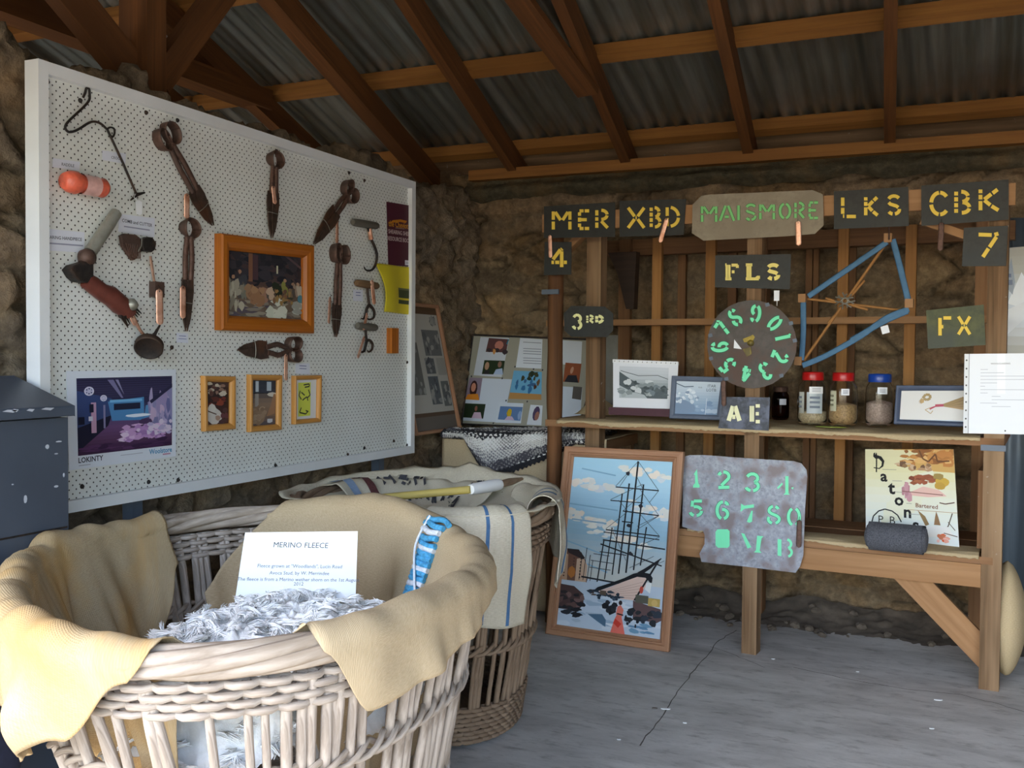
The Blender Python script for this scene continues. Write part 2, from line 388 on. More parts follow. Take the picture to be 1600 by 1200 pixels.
# ------------------------------------------------------------------ the room
XL, YB = -2.46, 5.05                 # face of the left wall, face of the back wall
SL = 0.366                           # fall of the roof
def roofhit(x, y, z0): return hit(x, y, (0, 4.95, z0), (0, SL, 1))
RIDGE = 2.70
def roofz(Y, z0): return z0 + SL * (4.95 - Y) if Y >= RIDGE else z0 + SL * (4.95 - RIDGE) - SL * (RIDGE - Y)

STC = [lin(c) for c in ('a58f72', 'b29c80', '96856f', 'bfa888', 'a9947a', '8c8070', 'b6a38a', 'a38b6a', 'c4b092')]
STG = [lin(c) for c in ('a3998b', '90857a', 'ac9e8c', '958676', '857b70', 'b4a28a', '9c8a76')]
def stone_wall(name, fn, nrm, L, Hh, step, su, sv, pal, seed, amp=0.045, rough=1.0):
    """rubble wall: fn(u, v) is the flat face; cells of a stretched Voronoi pattern stand out as stones"""
    mb = MB(); nu, nv = int(L / step), int(Hh / step); cache = {}
    mort = lin('9c8f7b')
    def cell(u, v):
        w = 0.12 * noise.noise(V((u * 2.1, v * 2.1, seed + 9)))
        d, p = noise.voronoi(V(((u + w) * su, (v + w * 0.6) * sv, seed)))
        g_ = d[1] - d[0]; e = max(0.0, min(1.0, g_ / 0.2)); ck = 1.0 if g_ < 0.045 and noise.noise(V((u * 4, v * 4, seed + 2))) > 0.02 else 0.0; return e * e * (3 - 2 * e), p[0], ck
    def f(a, b_):
        u, v = a * L, b_ * Hh
        e, p, ck = cell(u, v); hsh = noise.cell(p * 7.3 + V((seed, 0, 0)))
        d = e * amp * (0.55 + 0.45 * hsh) - 0.02 * ck + rough * (0.024 * noise.fractal(V((u * 5, v * 5, seed)), 0.8, 2.1, 4) + 0.016 * noise.fractal(V((u * 17, v * 21, seed)), 0.7, 2.2, 5))
        return fn(u, v) + nrm(u, v) * d
    def cf(a, b_):
        u, v = a * L, b_ * Hh; e, p, ck = cell(u, v)
        k = noise.cell(p * 5.1 + V((0, seed, 0))); c = V(pal[int(abs(k) * 977) % len(pal)][:3])
        pat = 0.5 + 0.5 * noise.noise(V((u * 1.3, v * 1.6, seed + 4)))
        if pat > 0.6: e *= 0.35
        t = 0.15 + 0.75 * e; r = (c * t + V(mort[:3]) * (1 - t)) * (0.55 if ck else 1.0); return (r.x, r.y, r.z, 1)
    mb.grid(f, nu, nv, colfn=cf, vcol=True)
    return mb.build(name, STONE)
struct(stone_wall('wall_back', lambda u, v: V((-2.62 + u, YB, v)), lambda u, v: V((0, -1, 0)), 4.82, 2.26, 0.0155, 3.3, 8.2, STC, 3.0, 0.045), 'brown rubble stone back wall')
WT = 2.115
def lf(u, v):
    top = WT + 0.05 * noise.noise(V((u * 3.3, 0, 1))) + 0.035 * noise.noise(V((u * 9, 0, 5)))
    if v <= 2.1: return V((XL, 0.25 + u, v / 2.1 * top))
    return V((XL - (v - 2.1), 0.25 + u, top + 0.03 * noise.noise(V((u * 5, v * 6, 2)))))
def lnrm(u, v):
    if v < 2.04: return V((1, 0, 0))
    if v > 2.16: return V((0, 0, 1))
    t = (v - 2.04) / 0.12; return V((1 - t, 0, t)).normalized()
struct(stone_wall('wall_left', lf, lnrm, 4.85, 2.5, 0.0175, 5.2, 7.0, STG, 11.0, 0.04, 1.35), 'grey brown rubble stone wall behind the white pegboard')
def flat_wall(name, a, b, c, d, col):
    mb = MB(); mb.grid(lambda s, t: (V(a) * (1 - s) + V(b) * s) * (1 - t) + (V(d) * (1 - s) + V(c) * s) * t, 20, 12, colfn=lambda s, t: lin(col)); return struct(mb.build(name, STONE))
flat_wall('wall_right', (2.2, 5.2, 0), (2.2, 0.25, 0), (2.2, 0.25, 2.9), (2.2, 5.2, 2.9), '8f7a62')
flat_wall('wall_far_left', (-5.6, 0.25, 0), (-5.6, 5.2, 0), (-5.6, 5.2, 3.4), (-5.6, 0.25, 3.4), '8f7a62')
flat_wall('wall_back_left', (-5.6, 5.1, 0), (-2.6, 5.1, 0), (-2.6, 5.1, 2.3), (-5.6, 5.1, 2.3), '8f7a62')
# floor with its cracks and specks
fl = MB(); fl.quad_uv([V((-5.6, 0.0, 0)), V((2.2, 0.0, 0)), V((2.2, 5.2, 0)), V((-5.6, 5.2, 0))])
def crack(px, w):
    pts = [atZ(x, y, 0.0008) for x, y in px]; P = []
    for i in range(len(pts) - 1):
        for k in range(6): q = pts[i].lerp(pts[i + 1], k / 6); P.append(q + V((N3(q, 30) * 0.012, N3(q + V((5, 0, 0)), 30) * 0.012, 0)))
    P.append(pts[-1])
    for i in range(len(P) - 1):
        d = (P[i + 1] - P[i]).normalized(); sd = V((-d.y, d.x, 0)) * w * (0.6 + 0.6 * abs(N3(P[i], 40)))
        fl.face([P[i] - sd, P[i + 1] - sd, P[i + 1] + sd, P[i] + sd], 1)
crack([(1150, 985), (1120, 1003), (1090, 1040), (1060, 1080), (1030, 1125), (1000, 1165)], 0.0026)
crack([(1240, 1043), (1330, 1062), (1420, 1077), (1500, 1085), (1560, 1100), (1640, 1125)], 0.0026)
crack([(1110, 1010), (1150, 1024), (1195, 1043)], 0.002)
for x, y, r in ((1466, 1094, .009), (1040, 1108, .010), (1456, 1139, .005), (1323, 955, .007), (1070, 1130, .004), (967, 1156, .004), (1023, 1107, .006), (1208, 1030, .005), (1340, 1050, .004)):
    p = atZ(x, y, 0.001); mm = 2 if (x, y) != (1023, 1107) else 1
    fl.prism([(math.cos(k * PI / 4) * r * 1.6, math.sin(k * PI / 4) * r * .6) for k in range(8)], p + V((0, 0, .003)), (1, .3, 0), (-.3, 1, 0), (0, 0, -.003), mm)
struct(fl.build('floor', [CONCRETE, plain('crack_dirt', '5a544d', 1, 0, .1), plain('pale_chip', 'd6d8d8', .8, 0, .02)], origin=(0, 0, 0)), 'grey cracked concrete floor')
# the dirt and broken stone against the foot of the back wall
db = MB()
def dfn(a, b_):
    x, y = -1.45 + a * 1.9, 4.66 + b_ * 0.31; h = 0.10 * b_ * b_ * (0.7 + 0.6 * noise.noise(V((x * 4, y * 5, 0)))) + 0.025 * abs(noise.noise(V((x * 17, y * 17, 3)))) * min(1, b_ * 4)
    return V((x, y + 0.06 * noise.noise(V((x * 5, 0, 0))) * (1 - b_), -0.004 + h))
db.grid(dfn, 90, 22)
for k in range(46):
    x, y = random.uniform(-1.4, .4), random.uniform(4.6, 4.93); r = random.uniform(.008, .03)
    db.lathe([(0, -r * .5), (r * .8, -r * .3), (r, .1 * r), (r * .6, r * .5), (0, r * .6)], (x, y, .01 + .07 * max(0, (y - 4.7) / .3)), (random.uniform(-.5, .5), random.uniform(-.5, .5), 1), 6, smooth=False)
tag(db.build('rubble', SOIL), 'dark dirt and broken stone along the foot of the back wall', 'dirt', kind='stuff')
# ground outside the open front
gb = MB(); gb.quad_uv([V((-60, -60, -0.03)), V((60, -60, -0.03)), V((60, 12, -0.03)), V((-60, 12, -0.03))])
struct(gb.build('ground', GROUND, origin=(0, 0, -0.03)), 'pale gravel ground outside the open front')
# corrugated roof, both slopes
rb = MB(); X0, X1, pit = -5.7, 2.3, 0.076; nx = int((X1 - X0) / pit * 8)
for Ya, Yb, nn in ((RIDGE, 5.28, 6), (RIDGE, -0.15, 6)):
    rb.grid(lambda s, t: V((X0 + s * (X1 - X0) + 0.04 * (Ya + (Yb - Ya) * t - 4.9), Ya + (Yb - Ya) * t, roofz(Ya + (Yb - Ya) * t, 2.432) + 0.0095 * math.sin(2 * PI * s * (X1 - X0) / pit))), nx, nn)
struct(rb.build('ceiling', ROOFIRON, origin=(0, 0, 2.4), solid=0.0015), 'corrugated iron roof seen from below')
TRIM = [0]
def trim(mb, mats, label, **k):
    TRIM[0] += 1; return struct(mb.build('trim_%d' % TRIM[0], mats, bevel=0.004, **k), label)
# common rafters from measured points; the slope runs on to the ridge, the other slope mirrors it
def rafter(pa, pb, w, d, lab):
    a, b = roofhit(*pa, 2.24), roofhit(*pb, 2.24); k = (b.x - a.x) / (b.y - a.y)
    e = V((a.x + k * (5.2 - a.y), 5.2, roofz(5.2, 2.24))); r = V((a.x + k * (RIDGE - a.y), RIDGE, roofz(RIDGE, 2.24))); f = V((r.x, -0.1, roofz(-0.1, 2.24)))
    o = V((0, 0, d / 2)); m = MB(); m.beam(e + o, r + o, w, d); trim(m, RAFTER, lab)
    m = MB(); m.beam(r + o, f + o, w, d); trim(m, RAFTER, lab + ', front slope')
rafter((632, 248), (421, 7), 0.085, 0.115, 'thick rafter above the left wall')
for pa, pb in (((797, 262), (625, 0)), ((979, 258), (871, 0)), ((1170, 245), (1115, 0)), ((1390, 238), (1392, 0))):
    rafter(pa, pb, 0.05, 0.115, 'roof rafter over the shelves')
for X in (0.42, 1.1, -3.85, -4.45):
    m = MB(); m.beam((X, 5.2, roofz(5.2, 2.30)), (X, RIDGE, roofz(RIDGE, 2.30)), .05, .115); trim(m, RAFTER, 'roof rafter')
    m = MB(); m.beam((X, RIDGE, roofz(RIDGE, 2.30)), (X, .3, roofz(.3, 2.30)), .05, .115); trim(m, RAFTER, 'roof rafter')
for Y in (5.0, 4.36, 3.66, 2.95, 2.4, 1.7, 1.0, 0.3, -0.1):
    m = MB(); n_ = V((0, SL if Y >= RIDGE else -SL, 1)).normalized(); z = roofz(Y, 2.392); m.beam((-5.6, Y, z + .012 * (Y == 4.36)), (2.2, Y - (0.07 if Y == 4.36 else 0), z), 0.062, 0.062, n_); trim(m, PURLIN, 'purlin under the roof iron')
m = MB(); m.beam((-5.6, RIDGE, roofz(RIDGE, 2.36)), (2.2, RIDGE, roofz(RIDGE, 2.36)), .04, .16); trim(m, RAFTER, 'ridge board')
m = MB(); m.beam((-2.46, 4.985, 2.232), (2.2, 4.985, 2.222), 0.09, 0.055); trim(m, PURLIN, 'wall plate on the back wall')
# render bedding under the plate
m = MB(); m.grid(lambda s, t: V((-2.5 + s * 4.7, 5.0 - .05 * math.sin(PI * min(1, t * 1.2)) + .02 * noise.noise(V((s * 40, t * 3, 0))), 2.10 + t * .105 + (1 - t) * .035 * noise.noise(V((s * 22, 0, 7))))), 240, 8, colfn=lambda s, t: lin('6f6c5c')); struct(m.build('trim_mortar', STONE), 'grey mortar under the wall plate')
# truss over the left wall: chord, king post, two struts
XT = -2.66
def tb(p0, p1, w, d, mat=RAFTER, lab='', up=(1, 0, 0)):
    m = MB(); m.beam(p0, p1, w, d, up); return trim(m, mat, lab)
tb((-3.33, 1.2, 2.565), (-3.33, 4.28, 2.565), 0.10, 0.12, RAFTER, 'joist in the next bay')
tb((-3.33, 5.2, roofz(5.2, 2.29)), (-3.33, RIDGE, roofz(RIDGE, 2.29)), 0.115, 0.07, RAFTER, 'rafter in the next bay')
tb((-3.33, RIDGE, roofz(RIDGE, 2.29)), (-3.33, .3, roofz(.3, 2.29)), 0.115, 0.07, RAFTER, 'rafter in the next bay, front slope')
m = MB(); m.aabb((-5.6, 5.12, 2.0), (2.2, 5.15, 2.40)); trim(m, OLDPOST, 'added board blocking daylight at the eave')  # added blocker: keeps the gap above the wall plate dark, stops sky light
m = MB(); m.aabb((XT - .07, 0.3, 2.05), (XT + .07, 5.0, 2.13)); trim(m, RAFTER, 'timber bedded on the left wall')
kp0, kp1 = atX(206, 60, XT), atX(233, 60, XT); ky = (kp0.y + kp1.y) / 2
tb((XT + .01, ky, 2.10), (XT + .01, ky, 3.02), kp1.y - kp0.y + .01, 0.13, RAFTER, 'king post of the truss', (1, 0, 0))
a, b_ = atX(192, 98, XT), atX(112, 0, XT); d = (b_ - a); tb(a - d * .1, a + d * 3.6, 0.125, 0.06, RAFTER, 'strut left of the king post')
a, b_ = atX(252, 116, XT), atX(338, 0, XT); d = (b_ - a); tb(a - d * .1, a + d * 2.6, 0.10, 0.06, RAFTER, 'strut right of the king post')
a, b_ = roofhit(917, 143, 2.20), roofhit(812, 0, 2.20); d = b_ - a; tb(a - d * .02, a + d * 1.3, 0.10, 0.03, RAFTER, 'plank brace beside a rafter', (0, SL, 1))
# corrugated iron door leaf beside the shelves
m = MB(); dx0, dx1, pit = 0.17, 1.6, 0.076
m.grid(lambda s, t: V((dx0 + s * (dx1 - dx0), 4.93 + 0.009 * math.sin(2 * PI * s * (dx1 - dx0) / pit), 0.02 + t * 1.85)), 160, 1)
struct(m.build('door_1', DOORIRON, solid=0.002), 'blue grey corrugated iron door at the right')
# ------------------------------------------------------------------ pictures, cards, frames
def rect_frame(TL, TR, BR, BL):
    TL, TR, BR, BL = map(V, (TL, TR, BR, BL)); nn = (TR - TL).cross(TL - BL).normalized(); return TL, TR, BR, BL, nn
class Pic:
    """flat printed colours on a rectangle; u to the right, v upwards, both 0..1"""
    def __init__(s, mb, TL, TR, BR, BL, m=0, off=0.0006):
        s.mb = mb; s.TL, s.TR, s.BR, s.BL, s.n = rect_frame(TL, TR, BR, BL); s.m = m; s.off = off; s.k = 0
    def p(s, u, v, o=0.0): return (s.BL * (1 - u) + s.BR * u) * (1 - v) + (s.TL * (1 - u) + s.TR * u) * v + s.n * (s.off + o)
    def poly(s, pts, c, up=True):
        s.k += 1; o = s.k * 0.00002
        ar = sum(pts[i][0] * pts[(i + 1) % len(pts)][1] - pts[(i + 1) % len(pts)][0] * pts[i][1] for i in range(len(pts)))
        if ar < 0: pts = pts[::-1]
        pts = [(min(1, max(0, u)), min(1, max(0, v))) for u, v in pts]
        s.mb.face([s.p(u, v, o) for u, v in pts], s.m, lin(c) if isinstance(c, str) else c)
    def rect(s, a, b, c, d, col): s.poly([(a, b), (c, b), (c, d), (a, d)], col)
    def blob(s, u, v, ru, rv, col, n=10, j=0.0, rot=0.0):
        s.poly([(u + ru * math.cos(k * 2 * PI / n + rot) * (1 + j * random.uniform(-1, 1)), v + rv * math.sin(k * 2 * PI / n + rot) * (1 + j * random.uniform(-1, 1))) for k in range(n)], col)
    def line(s, a, b, w, col):
        W = (s.BR - s.BL).length; Hh = (s.TL - s.BL).length; dx, dy = (b[0] - a[0]) * W, (b[1] - a[1]) * Hh; L = math.hypot(dx, dy) or 1; px, py = -dy / L * w / 2 / W, dx / L * w / 2 / Hh
        s.poly([(a[0] - px, a[1] - py), (b[0] - px, b[1] - py), (b[0] + px, b[1] + py), (a[0] + px, a[1] + py)], col)
    def pathl(s, pts, w, col):
        for i in range(len(pts) - 1): s.line(pts[i], pts[i + 1], w, col)
    def grad(s, a, b, c, d, stops, n=12):
        for k in range(n):
            t = (k + .5) / n; q = t * (len(stops) - 1); i = min(int(q), len(stops) - 2); f = q - i
            A, B = lin(stops[i]), lin(stops[i + 1]); s.k = s.k
            s.rect(a, b + (d - b) * k / n, c, b + (d - b) * (k + 1) / n, tuple(A[j] * (1 - f) + B[j] * f for j in range(3)) + (1,))
    def daub(s, n, area, cols, ru, rv, j=0.35):
        for _ in range(n): s.blob(random.uniform(area[0], area[2]), random.uniform(area[1], area[3]), ru * random.uniform(.5, 1.3), rv * random.uniform(.5, 1.3), random.choice(cols), 7, j, random.uniform(0, 3))
    def text(s, body, u, v, size, col, align='CENTER', sx=1.0, bold=0.0):
        s.k += 1; s.mb.text(body, s.p(u, v), s.BR - s.BL, s.TL - s.BL, size, s.m, lin(col), align, s.k * 0.00002 + 0.0001, sx, bold)
    def person(s, u, v, h, skin, hair, top):
        w = h * .5 * (s.TL - s.BL).length / (s.BR - s.BL).length
        s.poly([(u - w * .8, v - h * .55), (u - w * .6, v - h * .05), (u - w * .2, v + h * .1), (u + w * .2, v + h * .1), (u + w * .6, v - h * .05), (u + w * .8, v - h * .55)], top)
        s.blob(u, v + h * .36, w * .46, h * .32, hair); s.blob(u, v + h * .3, w * .33, h * .24, skin); s.rect(u - w * .1, v + h * .02, u + w * .1, v + h * .12, skin)
def sheet(mb, TL, TR, BR, BL, th, m=0, col=None):
    TL, TR, BR, BL, n = rect_frame(TL, TR, BR, BL)
    q = [BL, BR, TR, TL]; b = [p - n * th for p in q]
    mb.quad_uv(q, m, col); mb.quad_uv(b[::-1], m, col)
    for i in range(4): mb.quad_uv([q[i], b[i], b[(i + 1) % 4], q[(i + 1) % 4]], m, col)
def moulding(mb, TL, TR, BR, BL, w, d, m=0, inner=0.45, steps=1):
    """mitred frame members standing d proud, w wide"""
    TL, TR, BR, BL, n = rect_frame(TL, TR, BR, BL); C = [BL, BR, TR, TL]; ux = (BR - BL).normalized(); uy = (TL - BL).normalized()
    ins = [ux + uy, -ux + uy, -ux - uy, ux - uy]
    prof = [(0, 0), (0, d * .85), (w * .12, d), (w * .5, d)] + ([(w * .55, d * .8), (w * .62, d * .92), (w * .72, d * .9), (w * .76, d * .7)] if steps > 1 else []) + [(w * .82, d * .8), (w, d * inner), (w, 0)]
    for i in range(4):
        j = (i + 1) % 4; L = (C[j] - C[i]).length
        for k in range(len(prof) - 1):
            (a, h), (a2, h2) = prof[k], prof[k + 1]
            p = [C[i] + ins[i] * a + n * h, C[j] + ins[j] * a + n * h, C[j] + ins[j] * a2 + n * h2, C[i] + ins[i] * a2 + n * h2]
            mb.add(p, [[0, 1, 2, 3]], m, None, [(i * 1.3, a), (i * 1.3 + L, a), (i * 1.3 + L, a2 + h2 + .001), (i * 1.3, a2 + h2 + .001)])
    return ins, n
def inset(TL, TR, BR, BL, w, off=0.0):
    TL, TR, BR, BL, n = rect_frame(TL, TR, BR, BL); ux = (BR - BL).normalized() * w; uy = (TL - BL).normalized() * w
    return TL + ux - uy + n * off, TR - ux - uy + n * off, BR - ux + uy + n * off, BL + ux + uy + n * off

# ------------------------------------------------------------------ the white pegboard on the left wall
PX = -2.322
def bp(x, y, off=0.0): return atX(x, y, PX + off)
y0, y1, z0, z1 = 1.985, 4.072, 0.789, 2.048
B = thing('pegboard', (PX, (y0 + y1) / 2, 0), 'large white framed pegboard covered with old shearing tools', 'display board')
m = MB(); m.aabb((PX - 0.008, y0 + .02, z0 + .02), (PX, y1 - .02, z1 - .02)); m.build('panel', PEG, B)
m = MB(); fw = 0.034
for a, b_ in (((y0, z0), (y1, z0 + fw)), ((y0, z1 - fw), (y1, z1)), ((y0, z0 + fw), (y0 + fw, z1 - fw)), ((y1 - fw, z0 + fw), (y1, z1 - fw))):
    m.aabb((PX - 0.03, a[0], a[1]), (PX + 0.022, b_[0], b_[1]))
m.build('frame', WHITEP, B, bevel=0.002)
for x in (207, 590):
    p = bp(x, 760, -0.05); m = MB(); m.aabb((p.x - .02, p.y - .022, 0), (p.x + .02, p.y + .022, 1.2)); m.build('leg', GREYST, B)
for x, y in ((74, 128), (125, 157), (228, 176), (277, 188), (432, 236), (73, 341), (75, 570), (128, 760), (232, 753), (278, 750), (430, 727), (543, 710), (569, 700), (615, 689), (636, 695), (545, 270), (569, 282), (636, 566), (268, 543)):
    p = bp(x, y); m = MB(); m.lathe([(0, .006), (.005, .005), (.0075, .0), (.0075, -.001)], p, (1, 0, 0), 10); m.build('bolt', BLACKI, B)

def copper_tag(a, b_, w, parent, off=0.012, tilt=0.0, name='copper_tag', fn=None, matl=None, skew=0.0):
    f = fn or bp
    A, Bp = f(*a, off), f(*b_, off + tilt); d = (Bp - A); L = d.length; d.normalize(); nr = V((1, 0, 0)) if fn is None else V((0, -1, 0))
    sd = d.cross(nr).normalized(); nr = (sd.cross(d) * 1.0 + sd * skew).normalized(); sd = d.cross(nr).normalized() * -1
    if sd.cross(d).dot(nr) < 0: sd = -sd
    m = MB(); n = 10; h = w / 2
    def g(s_, t): 
        u = (s_ - .5) * 2; k = min(1, math.sqrt(max(0, 1 - max(0, (abs(t - .5) * 2 * L / 2 - (L / 2 - h)) / h) ** 2))) if L > w else 1
        return A + d * (t * L) + sd * (u * h * k) + nr * (0.0012 * noise.noise(V((u * 2, t * 9, L * 100))))
    m.grid(g, 4, 22)
    c = A + d * h * .8
    m.prism([(math.cos(k * PI / 4) * .0016, math.sin(k * PI / 4) * .0016) for k in range(8)], c + nr * .0018, sd, d, nr * -.0006, 1)
    m.tube([c, c - d * .012 + nr * .004, c - d * .02 - nr * .004], .0009, 5, 1)
    ob = m.build(name, [matl or COPPER, BLACKI], parent, solid=0.001); ob['label'] = 'beaten copper tag'; return ob

def shears(label, loop, tip, r, handle, bw, tagp=None, double=False, gap=0.012, tie=True, mat=RUST, twist=0.0, open_=0.0):
    """spring-bow blade shears lying on the board: pixel points of the bow centre and the blade tip"""
    A, T = bp(*loop), bp(*tip); t = thing('blade_shears', (PX, A.y, A.z), label, 'shears', 'blade shears on the pegboard')
    d = V((0, T.y - A.y, T.z - A.z)); L = d.length; d.normalize(); sd = V((0, -d.z, d.y)); X = V((1, 0, 0)); off = 0.016
    O = V((PX + off, A.y, A.z))
    if double:
        for s_ in (-1, 1):
            m = MB(); c = O + sd * (s_ * r * .62)
            m.grid(lambda a, w: c + (sd * math.cos(a * 2 * PI) * r * .72 + d * math.sin(a * 2 * PI) * r) * (1 + .1 * (w - .5)) + X * ((w - .5) * .034 * (1 + .3 * math.cos(a * 2 * PI) * s_)), 28, 3)
            m.build('spring_bow', mat, t, solid=.003)
    else:
        m = MB()
        m.grid(lambda a, w: O + (sd * math.cos(a * 2 * PI) * (r * 1.25 - .25 * r * (w)) + d * math.sin(a * 2 * PI) * r) * (.8 + .3 * w) + X * ((w - .45) * .036 * (.35 + .65 * abs(math.cos(a * 2 * PI)))), 32, 4)
        m.build('spring_bow', mat, t, solid=.003)
    for s_ in (-1, 1):
        m = MB(); P = []
        for k in range(9):
            q = k / 8; sp = interp([0, .5, 1], [.006, gap + open_ * s_ * 0, .010], q); P.append(O + d * (r * .9 + (handle - r * .9) * q) + sd * (s_ * sp) + X * (s_ * .003))
        m.tube(P, [.0098] * 9, 8, flat=((1, 0, 0), .75)); m.build('handle', mat, t)
        m = MB(); h = handle - .006; hw = bw * .66
        pl = [(-hw * .25, h), (hw * .55, h), (hw * .7, h + (L - h) * .25), (hw * .45, h + (L - h) * .75), (hw * .02, L), (-hw * .35, h + (L - h) * .6), (-hw * .5, h + (L - h) * .2)]
        pl = [(x * s_ + s_ * hw * .30 * max(0, 1 - ((y - h) / (L - h)) ** 1.5), y) for x, y in pl]
        m.prism(pl, O + X * (.003 * s_), sd, d, X * -.004, 0); m.build('blade', BLADE, t, bevel=.0008)
    if tie:
        m = MB(); c = O + d * (handle + (L - handle) * .45); m.tube([c + sd * (bw * .62 * math.cos(k * PI / 6)) + X * (.008 * math.sin(k * PI / 6)) for k in range(13)], .0012, 5); m.build('wire_tie', STEEL, t)
    if tagp: copper_tag(tagp[0], tagp[1], tagp[2], t, 0.026, tagp[3] if len(tagp) > 3 else 0, skew=tagp[4] if len(tagp) > 4 else 0)
    return t
shears('long rusty blade shears with a double bow, highest at the upper left', (254, 214), (328, 353), .034, .20, .05, ((292, 302), (292, 342), .020, -.004, .25), True)
shears('blade shears hanging straight down left of the large framed painting', (290, 357), (286, 518), .030, .17, .040, ((286, 446), (286, 498), .021, .002, .3))
shears('dark blade shears above the framed painting, closed and upright', (424, 250), (420, 372), .030, .125, .05, ((427, 290), (430, 319), .018, .006, .3), False, .008)
shears('brown blade shears slanting down left beside the painting', (541, 300), (486, 382), .034, .135, .055, None, True)
shears('narrow blade shears hanging straight down right of the painting', (525, 397), (520, 527), .036, .21, .048, ((516, 463), (514, 506), .020, 0, -.1), True)
t_ = shears('blade shears hung sideways below the framed painting, pointing left', (453, 546), (366, 547), .034, .16, .055, ((447, 553), (447, 595), .019, .002, .1), True, .02)
copper_tag((527, 338), (527, 382), .019, [o for o in COL.objects if o.get('label', '').startswith('brown blade')][0], .016)

def bcard(label, q, lines, off=0.002, group=None, cat='label card', name='label_card', col='dcdfea'):
    TL, TR, BR, BL = [bp(x, y, off) for x, y in q]; m = MB(); sheet(m, TL, TR, BR, BL, .0008, 0, lin(col)); P = Pic(m, TL, TR, BR, BL)
    for txt, u, v, sz, cl in lines:
        if txt == '-': P.rect(u - sz, v - .035, u + sz, v + .035, cl)
        else: P.text(txt, u, v, sz, cl, bold=.01)
    return tag(m.build(name, PRINT), label, cat, group)
bcard('small white label above the red roll', ((83, 247), (125, 253), (124, 267), (82, 261)), [('RADDLE', .55, .45, .012, '6a6c78')])
bcard('small white label crossed by the shaft of the long wire hook', ((160, 235), (197, 240), (196, 256), (160, 250)), [('CROOK', .6, .4, .012, '6a6c78')])
bcard('white card headed COMB and CUTTER below the wire hook', ((186, 334), (242, 341), (241, 371), (185, 362)), [('COMB and CUTTER', .5, .62, .0145, '4a4c58'), ('-', .5, .34, .36, '9a9cb0')])
bcard('white card headed SHEARING HANDPIECE at the left edge', ((69, 357), (132, 363), (132, 395), (69, 391)), [('SHEARING HANDPIECE', .45, .62, .0130, '4a4c58'), ('-', .5, .34, .46, '9a9cb0')])
bcard('tiny white label under the tip of the straight shears', ((276, 520), (294, 521), (294, 536), (276, 535)), [('-', .5, .7, .3, '7a80b0'), ('-', .5, .4, .35, '8a90b8')])
bcard('tiny white label left of the middle bale hook', ((552, 452), (567, 453), (567, 471), (552, 470)), [('-', .5, .75, .25, '6a70a0'), ('-', .5, .5, .25, '7a80a8')])
bcard('small white label above the little yellow framed picture', ((462, 567), (484, 568), (484, 585), (462, 584)), [('-', .5, .75, .25, '6a70a0'), ('-', .5, .5, .25, '7a80a8')])

# long wire hook with an eye
t = thing('wire_crook', bp(160, 195, .01), 'long thin black wire crook with a curled hook and an eye', 'hook')
m = MB(); P = smooth_path([bp(x, y, .012) for x, y in ((130, 152), (133, 145), (135, 138), (139, 139), (140, 148), (139, 157), (130, 168), (118, 179), (105, 192), (102, 200), (107, 206), (116, 205), (126, 200), (137, 193), (146, 190), (157, 193), (168, 203))], 5)
m.tube(P, .0036, 8); m.tube([bp(168, 203, .012), bp(190, 250, .012), bp(213, 303, .012)], .0036, 8)
m.build('wire', BLACKI, t)
m = MB(); m.tube(smooth_path([bp(x, y, .012) for x, y in ((167, 202), (172, 199), (178, 201), (179, 208), (176, 214), (172, 211))], 4), .003, 6); m.build('eye', BLACKI, t)
m = MB(); m.tube([bp(204, 313, .012), bp(214, 304, .014), bp(226, 301, .012)], [.002, .006, .003], 7); m.build('barb', BLACKI, t)
m = MB(); q = [bp(x, y, .02) for x, y in ((212, 315), (216, 312), (222, 316), (222, 334), (219, 336), (213, 335))]; m.face(q); m.tube([bp(215, 314, .021), bp(209, 308, .016), bp(212, 303, .017)], .0009, 5)
m.build('paper_tag', PAPER, t, solid=.0006)['label'] = 'white paper tag'
# red roll
t = thing('raddle_roll', bp(134, 288), 'red waxy roll wrapped in clear plastic under its small label', 'roll')
a, b_ = bp(100, 282, .03), bp(166, 295, .03); d = b_ - a; m = MB()
rr = [(.0, .004), (.022, .0), (.031, .12), (.033, .25), (.026, .36), (.027, .5), (.024, .62), (.026, .78), (.029, .9), (.02, .985), (0, 1)]
m.lathe([(r, z * d.length) for r, z in rr], a, d, 20); m.build('roll', plain('red_raddle', 'd9644a', .35, 0, .12, 60, .5), t)
m = MB(); m.lathe([(r + .0035, z * d.length) for r, z in ((.026, .38), (.026, .58), (.025, .64), (.0265, .74))], a, d, 20); m.build('wrapper', plain('pink_wrapper', 'd8a8a0', .25, 0, .1, 40), t)
# shearing handpiece with its hose
t = thing('shearing_handpiece', bp(165, 430), 'red shearing handpiece with a pale tube jointed at an angle', 'shearing handpiece')
m = MB(); a, b_ = bp(182, 332, .03), bp(141, 394, .03); m.tube([a, a.lerp(b_, .08), a.lerp(b_, .2), a.lerp(b_, .24), b_], [.0165, .0175, .0175, .0185, .0185], 16); m.build('tube', STEEL, t)
m = MB(); c = bp(136, 402, .03); m.lathe([(0, -.02), (.02, -.018), (.026, 0), (.02, .018), (0, .02)], c, (1, .3, 0), 16); a = bp(138, 397, .03); m.tube([a, bp(132, 412, .03)], [.02, .018], 12); m.build('joint', RUST, t)
m = MB(); q = [(111, 421), (118, 414), (143, 407), (147, 412), (147, 432), (138, 442), (126, 440), (119, 434)]; pr = [bp(x, y, .045) for x, y in q]
m.add(pr + [p - V((.04, 0, 0)) for p in pr], [list(range(8))[::-1], list(range(8, 16))] + [[i, (i + 1) % 8, 8 + (i + 1) % 8, 8 + i] for i in range(8)]); m.build('elbow', BLACKI, t, bevel=.004)
